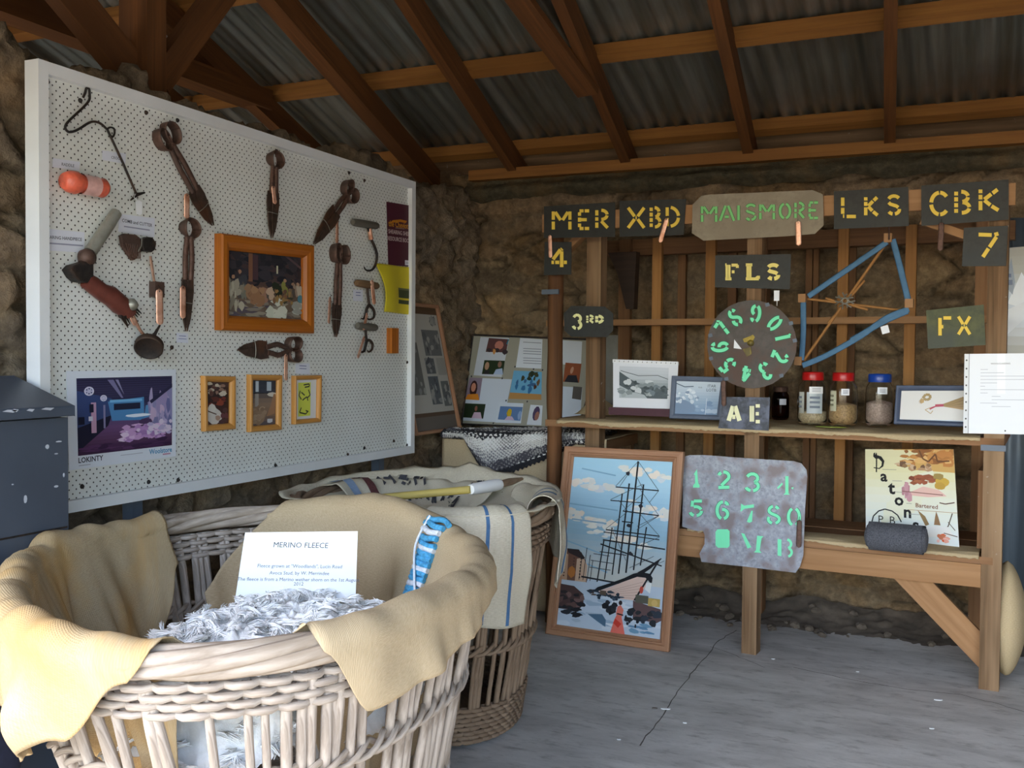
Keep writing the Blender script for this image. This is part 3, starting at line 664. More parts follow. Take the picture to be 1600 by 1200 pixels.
m = MB(); m.tube([bp(x, y, .028) for x, y in ((134, 438), (146, 446), (160, 457), (172, 462), (186, 475), (199, 484), (203, 493))], [.024, .027, .027, .031, .032, .028, .022], 14, flat=((1, 0, 0), .8)); m.build('body', plain('red_enamel', '6e3a30', .45, .2, .15, 30), t)
m = MB(); c = bp(206, 476, .045); m.lathe([(0, .018), (.012, .016), (.018, .006), (.019, -.004), (.014, -.016), (0, -.018)], c, (.6, .5, .5), 16); m.build('tension_nut', STEEL, t)
m = MB()
for k in range(9):
    u = k / 8; m.tube([bp(190 + 22 * u, 496 - 14 * u, .03 + .01 * math.sin(u * PI)), bp(197 + 24 * u + (3 if k == 0 else 0), 512 - 22 * u, .022)], [.004, .0015], 5)
m.tube([bp(187, 494, .026), bp(212, 480, .03)], .008, 8); m.build('comb', BLACKI, t)
copper_tag((205, 492), (213, 508), .022, t, .04)
# oil can
t = thing('oil_can', bp(232, 546), 'small dark oil can with a thin spout, hung by a strap below the handpiece', 'oil can')
ax = (bp(231, 549, .05) - bp(236, 528, .02)).normalized(); o = bp(236, 528, .025)
m = MB(); m.lathe([(0, 0), (.012, 0), (.014, .012), (.036, .026), (.043, .034), (.044, .052), (.040, .056), (.038, .053), (0, .053)], o, ax, 24); m.build('can', BLACKI, t)
m = MB(); m.tube([bp(238, 531, .03), bp(243, 520, .03), bp(250, 508, .03)], [.0065, .005, .003], 8); m.build('spout', BLACKI, t)
m = MB(); m.tube([bp(213, 505, .035), bp(219, 516, .03), bp(233, 533, .028)], [.007, .006, .004], 6, flat=((1, 0, 0), .4)); m.build('strap', COPPER, t)
# comb and cutter
t = thing('comb_and_cutter', bp(215, 390), 'rusty comb and cutter wired together under their card, with a copper tag below', 'shearing comb')
m = MB(); q = [(190, 368), (195, 365), (213, 367), (219, 372), (222, 385), (214, 404), (208, 407), (203, 400), (192, 384)]; pr = [bp(x, y, .022) for x, y in q]
m.add(pr + [p - V((.012, 0, 0)) for p in pr], [list(range(9))[::-1], list(range(9, 18))] + [[i, (i + 1) % 9, 9 + (i + 1) % 9, 9 + i] for i in range(9)])
for k in range(8): m.tube([bp(197 + 3 * k, 380 + k * .3, .023), bp(203 + 2.3 * k, 399 + 1.6 * k - .12 * k * k, .023)], .0022, 5)
m.build('comb', RUST, t, bevel=.001)
m = MB(); q = [(224, 373), (231, 370), (239, 371), (245, 380), (243, 390), (238, 394), (226, 392), (223, 383)]; pr = [bp(x, y, .03) for x, y in q]
m.add(pr + [p - V((.02, 0, 0)) for p in pr], [list(range(8))[::-1], list(range(8, 16))] + [[i, (i + 1) % 8, 8 + (i + 1) % 8, 8 + i] for i in range(8)]); m.build('cutter', BLACKI, t, bevel=.003)
m = MB(); m.tube([bp(222, 368, .034), bp(221, 384, .036), bp(216, 393, .034)], .0015, 5); m.build('wire_tie', STEEL, t)
m = MB(); m.tube([bp(235, 400, .016), bp(237, 415, .016), bp(241, 440, .016)], [.006, .007, .006], 6, flat=((1, 0, 0), .3)); m.build('strap', plain('pinkish_leather', 'b08a74', .8, 0, .12, 40), t)
m = MB(); m.aabb(bp(233, 464, .004), bp(257, 441, .03)); m.build('block', RUST, t, bevel=.003)
copper_tag((249, 451), (250, 508), .024, t, .036, .004, skew=.35)
# bale hooks
def bale_hook(label, h0, h1, shank, hooks, tagp=None, wrap=None):
    c = bp((h0[0] + h1[0]) / 2, (h0[1] + h1[1]) / 2, .02); t = thing('bale_hook', c, label, 'bale hook', 'bale hooks on the pegboard')
    a, b_ = bp(*h0, .022), bp(*h1, .022); m = MB(); m.tube([a, a.lerp(b_, .06), a.lerp(b_, .25), a.lerp(b_, .6), a.lerp(b_, .94), b_], [.012, .0155, .0165, .0165, .015, .011], 12); m.build('handle', OLDPOST if wrap == 'pale' else wood('grey_handle', '4a4640', '6f6a60', None, 40), t)
    m = MB(); m.tube(smooth_path([bp(x, y, .02) for x, y in shank], 5), .0055, 8); m.build('shank', BLACKI, t)
    for hk in hooks:
        m = MB(); P = smooth_path([bp(x, y, .02) for x, y in hk], 5); m.tube(P, [.0065 - .0045 * (i / (len(P) - 1)) ** 2 for i in range(len(P))], 8); m.build('hook', BLACKI, t)
    if tagp: copper_tag(*tagp[:3], t, .04, skew=tagp[3])
    if wrap == 'copper':
        m = MB(); m.tube([bp(577, 357, .02), bp(580, 374, .02)], .010, 10); m.build('ferrule', COPPER, t)
bale_hook('bale hook with a grey bar handle and one big curved hook, uppermost of the three', (551, 347), (590, 353), [(573, 352), (577, 362), (580, 374)], [[(580, 374), (586, 387), (589, 400), (587, 413), (582, 421), (576, 423), (571, 421), (569, 417)]], None, 'copper')
bale_hook('bale hook with a looped double hook, in the middle of the three', (557, 442), (590, 447), [(574, 448), (575, 462), (577, 476)], [[(577, 476), (583, 483), (585, 490), (583, 497), (576, 499), (572, 494)], [(577, 476), (573, 483), (571, 492), (568, 498), (564, 497)]], ((581, 437), (585, 476), .019, .3), 'pale')
bale_hook('small bale hook with two curled hooks, lowest of the three', (558, 509), (588, 512), [(571, 512), (572, 524), (573, 532)], [[(573, 532), (578, 532), (582, 538), (581, 546), (576, 550), (574, 547)], [(573, 532), (571, 541), (569, 548), (565, 550), (562, 547)]], ((570, 525), (559, 560), .019, -.1))
copper_tag((574, 489), (568, 516), .018, [o for o in COL.objects if o.get('label', '').startswith('small bale hook')][0], .034)
# posters and the block on the right side of the board
TL, TR, BR, BL = bp(604, 315, .004), bp(646, 322, .004), bp(644, 417, .004), bp(607, 414, .004)
m = MB(); sheet(m, TL, TR, BR, BL, .001, 0, lin('4e2230')); P = Pic(m, TL, TR, BR, BL)
P.poly([(.08, .66), (.2, .72), (.5, .75), (.75, .74), (.7, .70), (.5, .71), (.2, .68)], 'c07a20'); P.text('the Cheviot', .42, .655, .036, 'c88a28', bold=.02); P.rect(.3, .60, .65, .608, 'a09090')
P.text('SHEARING SHED', .45, .53, .026, 'c9b4b4', bold=.015); P.text('RESOURCE BOOK', .45, .42, .026, 'c9b4b4', bold=.015)
P.rect(.68, .02, .96, .10, 'd8d4dc'); P.rect(.72, .05, .92, .065, 'a8a4b0')
tag(m.build('poster', PRINT), 'maroon poster with an orange heading at the right edge of the board', 'poster')
TL, TR, BR, BL = bp(586, 411, .006), bp(644, 418, .006), bp(643, 492, .006), bp(600, 487, .006); n_ = V((1, 0, 0))
m = MB(); P = Pic(m, TL, TR, BR, BL)
def yp(s, t): return P.p(s, t) + n_ * (.018 * math.sin(PI * t) * (1 - s) + .006 * math.sin(s * 7)) + V((0, .014 * math.sin(PI * t) * (1 - s), 0))
m.grid(lambda s, t: yp(s, t), 24, 24, colfn=lambda s, t: lin('3e4628') if .5 < s + .02 * math.sin(t * 40) < .97 and .2 < t < .48 and not (.3 < t < .34) else lin('6a6a48') if .5 < s < .97 and .48 <= t < .56 else lin('d0bf2e') if t > .1 or not .6 < s < .75 or t < .07 else lin('807a30'))
tag(m.build('poster', PRINT, solid=.0008), 'curling yellow poster with a dark photograph near its corner', 'poster')
m = MB(); m.aabb(bp(604, 552, 0), bp(623, 513, .028)); tag(m.build('wooden_block', FRAMEW, bevel=.002), 'small upright wooden block at the right edge below the yellow poster', 'wooden block')
# framed painting: loose daubs of a dim crowded interior
def framed(label, q, fw_, dep, wood_, cat, draw, mount=None, group=None, name='picture_frame'):
    TL, TR, BR, BL = [bp(x, y, .001) for x, y in q]; t = thing(name, (TL + BR) / 2, label, cat, group)
    m = MB(); moulding(m, TL, TR, BR, BL, fw_, dep); m.build('frame', wood_, t)
    m = MB(); a = inset(TL, TR, BR, BL, fw_ * .9, .004); sheet(m, *a, .002, 0, lin(mount or '2a2a2a')); P = Pic(m, *a); draw(P); m.build('print', GLOSS, t); return t
def painting(P):
    P.grad(0, 0, 1, 1, ['6a6158', '756455', '5d4a44', '35343c', '26282e'], 14)
    P.daub(70, (0, .5, 1, 1), ['2b2c34', '34323a', '3b3a42', '493c3f'], .08, .07); P.daub(60, (0, 0, 1, .3), ['8a8378', '7a6c62', '665a58', '978f80', '5d5560'], .08, .03)
    P.rect(.28, .55, .33, .97, '7d5a48'); P.rect(.33, .58, .40, .95, '4f3c42'); P.rect(.64, .70, .66, .82, 'c9c5a8'); P.poly([(.75, .98), (1, .78), (1, .82), (.8, .98)], '5a4a50')
    for u, v, a_, b_, c in ((.09, .40, .07, .17, 'a39d8c'), (.19, .50, .07, .20, '44464e'), (.22, .42, .04, .16, '7a7a70'), (.3, .4, .08, .12, '9a7a60'), (.46, .36, .1, .12, 'a07a68'), (.55, .42, .07, .08, 'c4a890'), (.65, .5, .06, .13, '2c342c'), (.74, .48, .05, .1, '8a8a4c'), (.83, .45, .05, .1, '7d6a55'), (.9, .46, .04, .1, '9a8878'), (.96, .46, .04, .1, 'b5ad9c')):
        for q in range(5): P.blob(u + random.uniform(-.03, .03), v + random.uniform(-.08, .08), a_ * random.uniform(.4, .8), b_ * random.uniform(.35, .8), c if q else '5a5450', 8, .3, random.random())
    for u, v, c in ((.09, .6, 'b08a70'), (.17, .68, 'a8806a'), (.42, .38, '5a3a34'), (.75, .6, 'a8866a'), (.86, .56, '9a7a66'), (.93, .56, 'b0907a')): P.blob(u, v, .022, .03, c, 7, .25)
    P.daub(12, (.04, .15, .2, .55), ['a59f8f', 'b8b29f', '8b8576'], .03, .08); P.daub(14, (.32, .2, .45, .45), ['9a7458', '8c6a52', 'a98464'], .05, .06)
    P.daub(16, (.55, .05, .75, .3), ['c8cdbd', 'b5bcac', 'd3d5c6'], .05, .06); P.blob(.97, .33, .04, .07, '4f8494', 8, .2); P.daub(8, (.85, .12, 1, .25), ['b5b8b0', '9a9c94'], .05, .04); P.daub(18, (.6, .25, .9, .45), ['86644a', '6d5545', '9a7c50', '4a4a3c'], .03, .04)
framed('large framed painting of a crowd in a dim interior, orange wood frame', ((335, 365), (481, 384), (481, 521), (335, 516)), .052, .034, FRAMEW, 'framed picture', painting)
def smallA(P):
    P.grad(0, 0, 1, 1, ['4a2a22', '3a1e1a', '2c1a1a', '4a3430'], 8); P.daub(16, (.1, .7, .9, .95), ['c9bda8', '8f7060', '5a3830', 'a89080'], .1, .05); P.daub(8, (.25, .45, .8, .62), ['8a3c28', '6e2e24', '5a2820'], .16, .05)
    P.blob(.35, .2, .33, .18, 'cfc8c0', 10, .15); P.blob(.25, .38, .16, .12, 'd8d2c8', 8, .2); P.blob(.5, .16, .12, .06, 'a88a78', 8, .2); P.line((.1, .32), (.45, .24), .004, '5a4030'); P.daub(5, (.7, .05, .95, .35), ['4a2e30', '60343a'], .12, .08)
def smallB(P):
    P.grad(0, 0, 1, 1, ['4a4650', '7d6552', '8a7360', '343844', '242a36'], 10); P.rect(.18, .74, .3, .97, 'c2ccd4'); P.rect(.62, .76, .8, .96, 'b4c0ca'); P.rect(.16, .42, .3, .72, '9c948c'); P.rect(.05, .7, .95, .72, '1c2028'); P.rect(0, .5, .1, .96, '2a4460')
    P.blob(.3, .22, .3, .2, '8f745c', 8, .1); P.daub(14, (.05, .05, .55, .4), ['9a8068', '846a54', 'a58c72'], .12, .05); P.blob(.85, .68, .2, .05, 'd2cabc', 8, .2); P.poly([(.62, .2), (.78, .45), (.9, .7), (.98, .68), (.95, .25)], '9a7458'); P.blob(.75, .1, .12, .05, 'c8c8cc', 8, .3)
def smallC(P):
    P.rect(.16, .08, .72, .92, 'd3da55')
    for pts in (((.4, .86), (.65, .88), (.66, .82), (.45, .8)), ((.3, .68), (.45, .6)), ((.25, .72), (.2, .6), (.3, .5)), ((.62, .74), (.7, .6), (.55, .52)), ((.35, .48), (.55, .56), (.6, .46)), ((.3, .3), (.22, .18), (.5, .13), (.62, .2)), ((.5, .22), (.62, .18))):
        P.pathl(pts, .0055, '3a4030')
fr = 'small honey wood frames along the bottom of the board'
framed('small honey wood frame with a dark indoor photo, nearest the big unframed poster', ((313, 587), (362, 588), (362, 670), (314, 674)), .021, .02, FRAMEL, 'framed picture', smallA, None, fr)
framed('small honey wood frame with a photo of barn windows and a sack', ((385, 585), (435, 586), (434, 671), (385, 675)), .021, .02, FRAMEL, 'framed picture', smallB, None, fr)
framed('small brown wood frame holding a yellow strip with dark hooks drawn on it', ((455, 587), (497, 586), (496, 659), (455, 663)), .017, .02, FRAMEL, 'framed picture', smallC, 'dfe0de', fr)
# large unframed poster: the inside of a wool shed in violet light
TL, TR, BR, BL = bp(104, 580, .006), bp(275, 577, .006), bp(275, 713, .006), bp(108, 735, .006)
m = MB(); sheet(m, TL, TR, BR, BL, .0012, 0, lin('dde2ea'))
P0 = Pic(m, TL, TR, BR, BL)
Q = Pic(m, P0.p(.075, .925), P0.p(.955, .925), P0.p(.955, .135), P0.p(.075, .135), 0, .0003)
Q.grad(0, 0, 1, 1, ['3a2440', '5a3a5c', '6a4a74', '4a4a70', '2c2c4c', '34304e', '262440'], 22)
for k in range(9): Q.rect(0, .74 + k * .03, 1, .748 + k * .03, '3e3a5c')
Q.poly([(.3, .97), (.36, .97), (.46, .72), (.44, .72)], '7a769c'); Q.poly([(.38, .97), (.41, .97), (.47, .76)], '8a86a8'); Q.poly([(0, .3), (.34, .5), (.34, .72), (0, .84)], '3a4a78'); Q.poly([(0, .05), (.3, .36), (.34, .5), (0, .36)], '1c1c34')
Q.poly([(.30, .68), (.68, .72), (.68, .40), (.34, .42)], '4f86b8'); Q.rect(.36, .56, .64, .645, '20243c'); Q.rect(.32, .665, .66, .70, '76b4dc'); Q.poly([(.7, .6), (.78, .62), (.78, .45), (.68, .42)], '5a90c0')
Q.poly([(.72, .64), (1, .86), (1, .3), (.74, .36)], '8c88b0'); Q.daub(26, (.75, .32, .98, .68), ['a89cc0', '9a8cb4', 'c0a8c4', '7c7aa4', '6a6a98'], .03, .12)
Q.poly([(.74, .66), (1, .89), (1, .84), (.76, .62)], '2c2c48'); Q.blob(.62, .47, .14, .022, 'e4ecf6', 10, .2); Q.blob(.69, .37, .075, .055, '4a3458', 9, .15)
Q.daub(60, (.45, .14, .9, .34), ['c49ac8', 'd8b4d8', 'b488c0', 'a078b0', 'e0c8e0'], .05, .03); Q.daub(30, (.72, .18, .98, .36), ['d8c8dc', 'c8b8d4', 'b4a8cc'], .03, .03); Q.daub(30, (.02, .02, .9, .12), ['4a2c50', '5a3660', '3a2244'], .09, .02)
for u, v, r in ((.11, .83, .048), (.25, .73, .034)):
    Q.blob(u, v, r, r * 1.25, 'd8d4e8', 16); Q.blob(u, v, r * .7, r * .88, '3c4270', 16)
    for a in range(3): Q.line((u - r * .7 * math.cos(a), v - r * .8 * math.sin(a)), (u + r * .7 * math.cos(a), v + r * .8 * math.sin(a)), .005, 'c8c4dc')
Q.rect(.125, .28, .175, .68, 'c49cb8'); Q.rect(.245, .33, .265, .64, '8a84a8'); Q.rect(.11, .55, .15, .66, '1e2038'); Q.rect(.10, .44, .14, .5, 'd0d0e0'); Q.rect(0, .4, .06, .5, '1a1c34')
P0.text('LOKINTY', .075, .085, .022, '3a3c48', 'LEFT', bold=.02); P0.text('Woolstore', .955, .085, .022, '3c8cb8', 'RIGHT', bold=.02); P0.rect(.86, .035, .94, .05, 'c08aa0'); P0.rect(.08, .03, .18, .038, 'a8aab4'); P0.rect(.45, .085, .66, .092, 'b0b2bc')
tag(m.build('poster', PRINT), 'unframed poster of a wool shed interior in violet light, lower left of the board', 'poster')
# ------------------------------------------------------------------ the timber shelf unit in front of the back wall
S0 = V((0.14, 4.14, 0)); SX = V((1, -0.08, 0)).normalized(); SY = V((0.08, 1, 0)).normalized(); SZ = V((0, 0, 1))
def sh(x, y, q=0.0): return hit(x, y, S0 + SY * q, SY)
def sl(s, q, z): return S0 + SX * s + SY * q + SZ * z
def ss(x, y, q=0.0): return (sh(x, y, q) - S0).dot(SX)
def sbox(mb, s0, s1, q0, q1, z0, z1, m=0):
    mb.box(sl((s0 + s1) / 2, (q0 + q1) / 2, (z0 + z1) / 2), SX * (s1 - s0), SY * (q1 - q0), SZ * (z1 - z0), m)
U = thing('shelf_unit', sl(-.9, .3, 0), 'open timber shelf unit of old posts and slats hung with stencil plates', 'shelf')
SM0, SM1 = ss(1163, 700), ss(1186, 700)
def part(name, fn, mt, bev=.004, lab=None):
    m = MB(); fn(m); o = m.build(name, mt, U, bevel=bev)
    if lab: o['label'] = lab
    return o
# posts
def log(m):
    c = sl(ss(860, 700), .04, 0); P = []; R = []
    for k in range(25):
        z = k / 24 * 1.9; P.append(c + V((.006 * noise.noise(V((z * 3, 1, 0))), .006 * noise.noise(V((z * 3, 5, 0))), z))); R.append(.036 + .005 * noise.noise(V((z * 5, 9, 0))))
    m.tube(P, R, 14)
part('post', log, LOGWOOD, 0, 'rounded brown log post')
part('post', lambda m: sbox(m, SM0, SM1, 0, .07, 0, 1.88), OLDPOST)
part('post', lambda m: sbox(m, ss(1537, 700), ss(1569, 700), 0, .075, 0, 1.9), OLDPOST)
part('post', lambda m: sbox(m, ss(916, 500, .1), ss(938, 500, .1), .10, .17, 0, 1.88), OLDPOST, .006, 'striped weathered post')
part('post', lambda m: sbox(m, ss(1178, 700, .62) - .03, ss(1178, 700, .62) + .05, .62, .69, 0, 1.86), DARKSLAT)
part('post', lambda m: sbox(m, ss(1518, 700, .58), ss(1541, 700, .58), .58, .64, 0, 1.86), BENCHW)
# slats behind, in two rows
for x0, x1 in ((1017, 1031), (1100, 1115), (1306, 1322), (1411, 1428)):
    part('slat', lambda m: sbox(m, ss(x0, 600, .6), ss(x1, 600, .6), .6, .63, .5, 1.84), SLATW, .002)
for x0, x1 in ((1057, 1069), (1135, 1148), (1321, 1334), (1256, 1266), (1268, 1276)):
    part('slat', lambda m: sbox(m, ss(x0, 600, .74), ss(x1, 600, .74), .74, .765, .3, 1.84), DARKSLAT, .002)
part('slat', lambda m: sbox(m, ss(966, 500, .6), ss(984, 500, .6), .6, .63, .965, 1.84), DARKSLAT, .002)
# rails and boards
sr = ss(1569, 700)
part('top_rail', lambda m: sbox(m, ss(860, 340) - .03, sr + .02, -.024, -.001, 1.815, 1.895), RAILW)
part('top_rail', lambda m: sbox(m, ss(860, 340) - .03, sr, .63, .70, 1.76, 1.84), DARKSLAT)
zr = sh(1200, 497, .55).z
part('upper_shelf', lambda m: sbox(m, ss(857, 500, .55), sr - .02, .52, .60, zr - .03, zr), RAILW, .002)
part('shelf_board', lambda m: sbox(m, ss(858, 660) - .02, sr, .0, .60, .922, .952), BENCHW)
def bench(m):
    for k in range(5): sbox(m, ss(940, 700), sr - .03, .0 + k * .118, .112 + k * .118, .475 + .002 * (k % 2), .503 + .002 * (k % 2))
part('bench_board', bench, BENCHW)
part('front_rail', lambda m: sbox(m, ss(960, 860), ss(1534, 860) - .002, .002, .05, .385, .473), RAILW)
part('side_rail', lambda m: sbox(m, sr - .09, sr - .04, .08, .60, .52, .82), BENCHW)
part('brace', lambda m: m.beam(sh(1412, 890, .062), sh(1552, 1036, .062), .10, .022, SY), RAILW)
part('brace', lambda m: m.beam(sh(866, 412, .1), sh(925, 352, .1), .03, .05, SY), RAILW)
part('brace', lambda m: m.beam(sh(1440, 345, .02), sh(1520, 372, .02), .03, .04, SY), RAILW)
def kn(m): m.prism([(0, 0), (.15, 0), (.14, -.28), (.10, -.28), (.05, -.1)], sl(ss(950, 370, .45), .45, 1.76), SX, SZ, SY * .05)
part('brace', kn, wood('black_knee', '1d1510', '3a2a20', None, 40), .004, 'dark knee brace')
for x, y in ((860, 456), (1552, 700)):
    m = MB(); p = sh(x, y, -.002); m.box(p + SZ * 0, SX * .085, SY * .01, SZ * .022); m.build('metal_band', GREYST, U)

# ------------------------------------------------------------------ stencil lettering: strokes with bridges, on a 0..1 box
def arc(cx, cy, rx, ry, a0, a1, n=8): return [(cx + rx * math.cos(math.radians(a0 + (a1 - a0) * k / n)), cy + ry * math.sin(math.radians(a0 + (a1 - a0) * k / n))) for k in range(n + 1)]
G = {
 'M': [[(0, 0), (0, .44)], [(0, .54), (0, 1)], [(.12, .97), (.44, .52)], [(.56, .52), (.88, .97)], [(1, 0), (1, .44)], [(1, .54), (1, 1)]],
 'E': [[(0, .08), (0, .28)], [(0, .38), (0, .62)], [(0, .72), (0, .92)], [(0, 1), (.42, 1)], [(.54, 1), (1, 1)], [(.16, .5), (.75, .5)], [(0, 0), (.42, 0)], [(.54, 0), (1, 0)]],
 'R': [[(0, 0), (0, .3)], [(0, .4), (0, .6)], [(0, .7), (0, 1)], arc(.4, .74, .55, .26, 88, 5), arc(.4, .74, .55, .26, -8, -88), [(.42, .38), (1, 0)]],
 'X': [[(0, 1), (.4, .57)], [(1, 1), (.6, .57)], [(0, 0), (.4, .43)], [(1, 0), (.6, .43)], [(.46, .5), (.54, .5)]],
 'B': [[(0, 0), (0, .18)], [(0, .26), (0, .46)], [(0, .54), (0, .74)], [(0, .82), (0, 1)], arc(.38, .76, .5, .24, 90, 10), arc(.38, .76, .5, .24, -5, -80), arc(.42, .25, .56, .25, 85, 5), arc(.42, .25, .56, .25, -10, -90)],
 'D': [[(0, 0), (0, .44)], [(0, .54), (0, 1)], arc(.2, .5, .78, .5, 82, 6), arc(.2, .5, .78, .5, -6, -82)],
 'L': [[(0, .14), (0, .46)], [(0, .56), (0, 1)], [(.02, .02), (.12, .02)], [(.3, 0), (1, 0)]],
 'K': [[(0, 0), (0, .44)], [(0, .52), (0, .74)], [(0, .82), (0, 1)], [(.22, .52), (.6, .78)], [(.68, .82), (.95, 1)], [(.22, .48), (.55, .25)], [(.62, .2), (1, 0)]],
 'S': [arc(.52, .76, .44, .24, 30, 160), [(.1, .64), (.22, .55), (.72, .44), (.86, .36)], arc(.5, .25, .45, .25, 5, -78), arc(.5, .25, .45, .25, -102, -150)],
 'C': [arc(.6, .5, .6, .5, 40, 88), arc(.6, .5, .6, .5, 96, 174), arc(.6, .5, .6, .5, 186, 262), arc(.6, .5, .6, .5, 272, 320)],
 '4': [[(.58, .96), (.1, .42)], [(0, .26), (.16, .26)], [(.24, .26), (.5, .26)], [(.8, .26), (1, .26)], [(.66, 0), (.66, .86)], [(.64, .95), (.7, 1)]],
 '7': [[(0, .96), (.66, .94)], [(.8, .95), (1, 1)], [(.9, .86), (.55, .42)], [(.5, .36), (.22, 0)]],
 'A': [[(0, 0), (.4, .98)], [(.58, .98), (1, 0)], [(.34, .26), (.62, .26)]], 'I': [[(.5, 0), (.5, 1)]],
 'O': [arc(.5, .5, .46, .5, 102, 258, 10), arc(.5, .5, .46, .5, 78, -78, 10)],
 'F': [[(0, 0), (0, 1)], [(.3, 1), (1, 1)], [(.15, .5), (.3, .5)]],
 'f': [[(.14, 0), (.14, 1)], [(.3, 0), (.3, 1)], [(0, 0), (.5, 0)], [(0, 1), (.1, 1)], [(.5, .98), (1, .98)], [(.97, 1), (.97, .78)], [(.52, .5), (.74, .5)]],
 'l': [[(.16, .0), (.16, 1)], [(.32, 0), (.32, 1)], [(0, 1), (.5, 1)], [(0, 0), (1, 0)], [(.97, 0), (.97, .22)], [(.8, .02), (.92, .14)]],
 'e': [[(.08, 0), (.08, 1)], [(.2, 0), (.2, 1)], [(.55, 1), (1, 1)], [(.55, .5), (.9, .5)], [(.55, 0), (1, 0)]],
 '0': [arc(.5, .5, .42, .5, 110, 250, 10), arc(.5, .5, .42, .5, 70, -70, 10)], '1': [[(.5, 0), (.5, 1)], [(.3, .9), (.5, 1)]],
 '2': [arc(.5, .72, .42, .28, 165, 120), arc(.5, .72, .42, .28, 95, -30) + [(.3, .16)], [(.05, .03), (.95, .05)]],
 '3': [arc(.48, .74, .4, .26, 160, -70), arc(.46, .26, .46, .27, 65, -80), arc(.46, .26, .46, .26, -105, -165)],
 '5': [[(.15, .6), (.2, 1)], [(.3, .98), (.95, .98)], arc(.45, .3, .46, .3, 110, 20), arc(.45, .3, .46, .3, 5, -80), arc(.45, .3, .46, .3, -110, -165)],
 '6': [arc(.5, .5, .45, .5, 85, 255, 10), arc(.55, .8, .36, .2, 70, 0), arc(.5, .28, .42, .28, 95, -75)],
 '8': [arc(.5, .76, .38, .24, 70, 20), arc(.5, .76, .38, .24, 100, 200) + [(.3, .58), (.75, .44)] + arc(.5, .25, .44, .25, 20, -70), arc(.5, .25, .44, .25, 150, 250)],
 '9': [arc(.5, .5, .45, .5, 75, -75, 10), arc(.45, .72, .4, .28, 100, 250), arc(.45, .2, .36, .2, 180, 250)],
}
def strip(pts, w, put, mb, m, col, taper=None):
    L, Rr = [], []
    for i, p in enumerate(pts):
        a = pts[max(i - 1, 0)]; b = pts[min(i + 1, len(pts) - 1)]; dx, dy = b[0] - a[0], b[1] - a[1]; l = math.hypot(dx, dy) or 1; nx, ny = -dy / l * w / 2, dx / l * w / 2
        L.append(put(p[0] + nx, p[1] + ny)); Rr.append(put(p[0] - nx, p[1] - ny))
    for i in range(len(pts) - 1): mb.face([L[i], L[i + 1], Rr[i + 1], Rr[i]][::-1], m, col)
def glyph(mb, ch, x0, ytop, x1, ybot, w, q, m, col, rim=None):
    """one letter in a box given on the plate plane q; w is the stroke, in the same units"""
    for st in G[ch]:
        P = [(x0 + w / 2 + u * (x1 - x0 - w), ybot - w / 2 - v * (ybot - ytop - w)) for u, v in st]
        if rim: strip(P, w + rim[1], lambda a, b: sh(a, b, q + .0004), mb, m, rim[0])
        strip(P, w, lambda a, b: sh(a, b, q), mb, m, col)
YEL, CRM, GRN, MINT = lin('e8c750'), lin('e9e7a8'), lin('7fca7c'), lin('7ee8b4')
PLATE = [None]
def plate(name, label, poly, q, letters, mt, colr, w, group='stencil plates', rim=None, parent=None):
    mb = MB(); P = [sh(x, y, q) for x, y in poly]; n = len(P); o = SY * .0022
    mb.add(P, [list(range(n))[::-1]], 0); mb.add([p + o for p in P], [list(range(n))], 0)
    mb.add(P + [p + o for p in P], [[i, (i + 1) % n, n + (i + 1) % n, n + i] for i in range(n)], 0)
    for L in letters: glyph(mb, L[0], L[1], L[2], L[3], L[4], L[5] if len(L) > 5 else w, q - .0012, 1, colr, rim)
    me_ = mb
    t = thing(name, sum(P, V((0, 0, 0))) / n, label, 'stencil plate', group)
    PLATE[0] = me_.build('plate', [mt, PRINT], t); return t
def stag(a, b_, w, t, q, **k): return copper_tag(a, b_, w, t, 0, fn=lambda x, y, o: sh(x, y, q), **k)
q = -.034; dk = (lin('3a2c14'), 1.4)
t = plate('stencil_plate', 'black plate stencilled MER in yellow, top left of the shelf', ((850, 322.5), (961, 316), (961, 370), (850, 372)), q, [('M', 862, 328, 893, 361), ('E', 903, 327, 923, 359.5), ('R', 930, 326, 952, 358.5)], TIN, YEL, 5, rim=dk)
stag((859, 367), (860, 403), .018, t, q - .012)
t = plate('stencil_plate', 'black plate stencilled XBD in yellow, second along the top', ((968, 314), (1072, 311), (1068, 367), (968, 370)), q, [('X', 979, 322, 1009, 358.5), ('B', 1015, 322, 1034, 357), ('D', 1040, 321.5, 1063, 356)], TIN, YEL, 5, rim=dk)
stag((1042, 341), (1031, 379), .020, t, q - .014)
t = plate('stencil_plate', 'brown cut-cornered plate stencilled MAISMORE in green, top centre of the shelf', ((1082, 320), (1096, 306), (1110, 304), (1270, 297), (1286, 304), (1287, 352), (1273, 365.5), (1230, 369), (1099, 376), (1081, 364)), q - .004,
  [('M', 1095, 320.5, 1121, 348.5), ('A', 1123, 319, 1149, 347), ('I', 1150, 319, 1158, 346), ('S', 1163, 318, 1183, 345.5), ('M', 1186, 317.5, 1211, 344.5), ('O', 1216, 316.5, 1237, 343), ('R', 1241, 315, 1258, 342.5), ('E', 1263, 314.5, 1280, 342.5)], BRNTIN, GRN, 4, rim=(lin('2e5c34'), 1.2))
stag((1247, 345), (1248, 384), .022, t, q - .016)
t = plate('stencil_plate', 'black plate stencilled LKS in yellow, along the top right of centre', ((1303, 299), (1419, 292), (1420, 353), (1303, 358)), q, [('L', 1314, 306, 1340, 341), ('K', 1350, 305.5, 1374, 339), ('S', 1384, 303.5, 1409, 337)], TIN, YEL, 5.4, rim=dk)
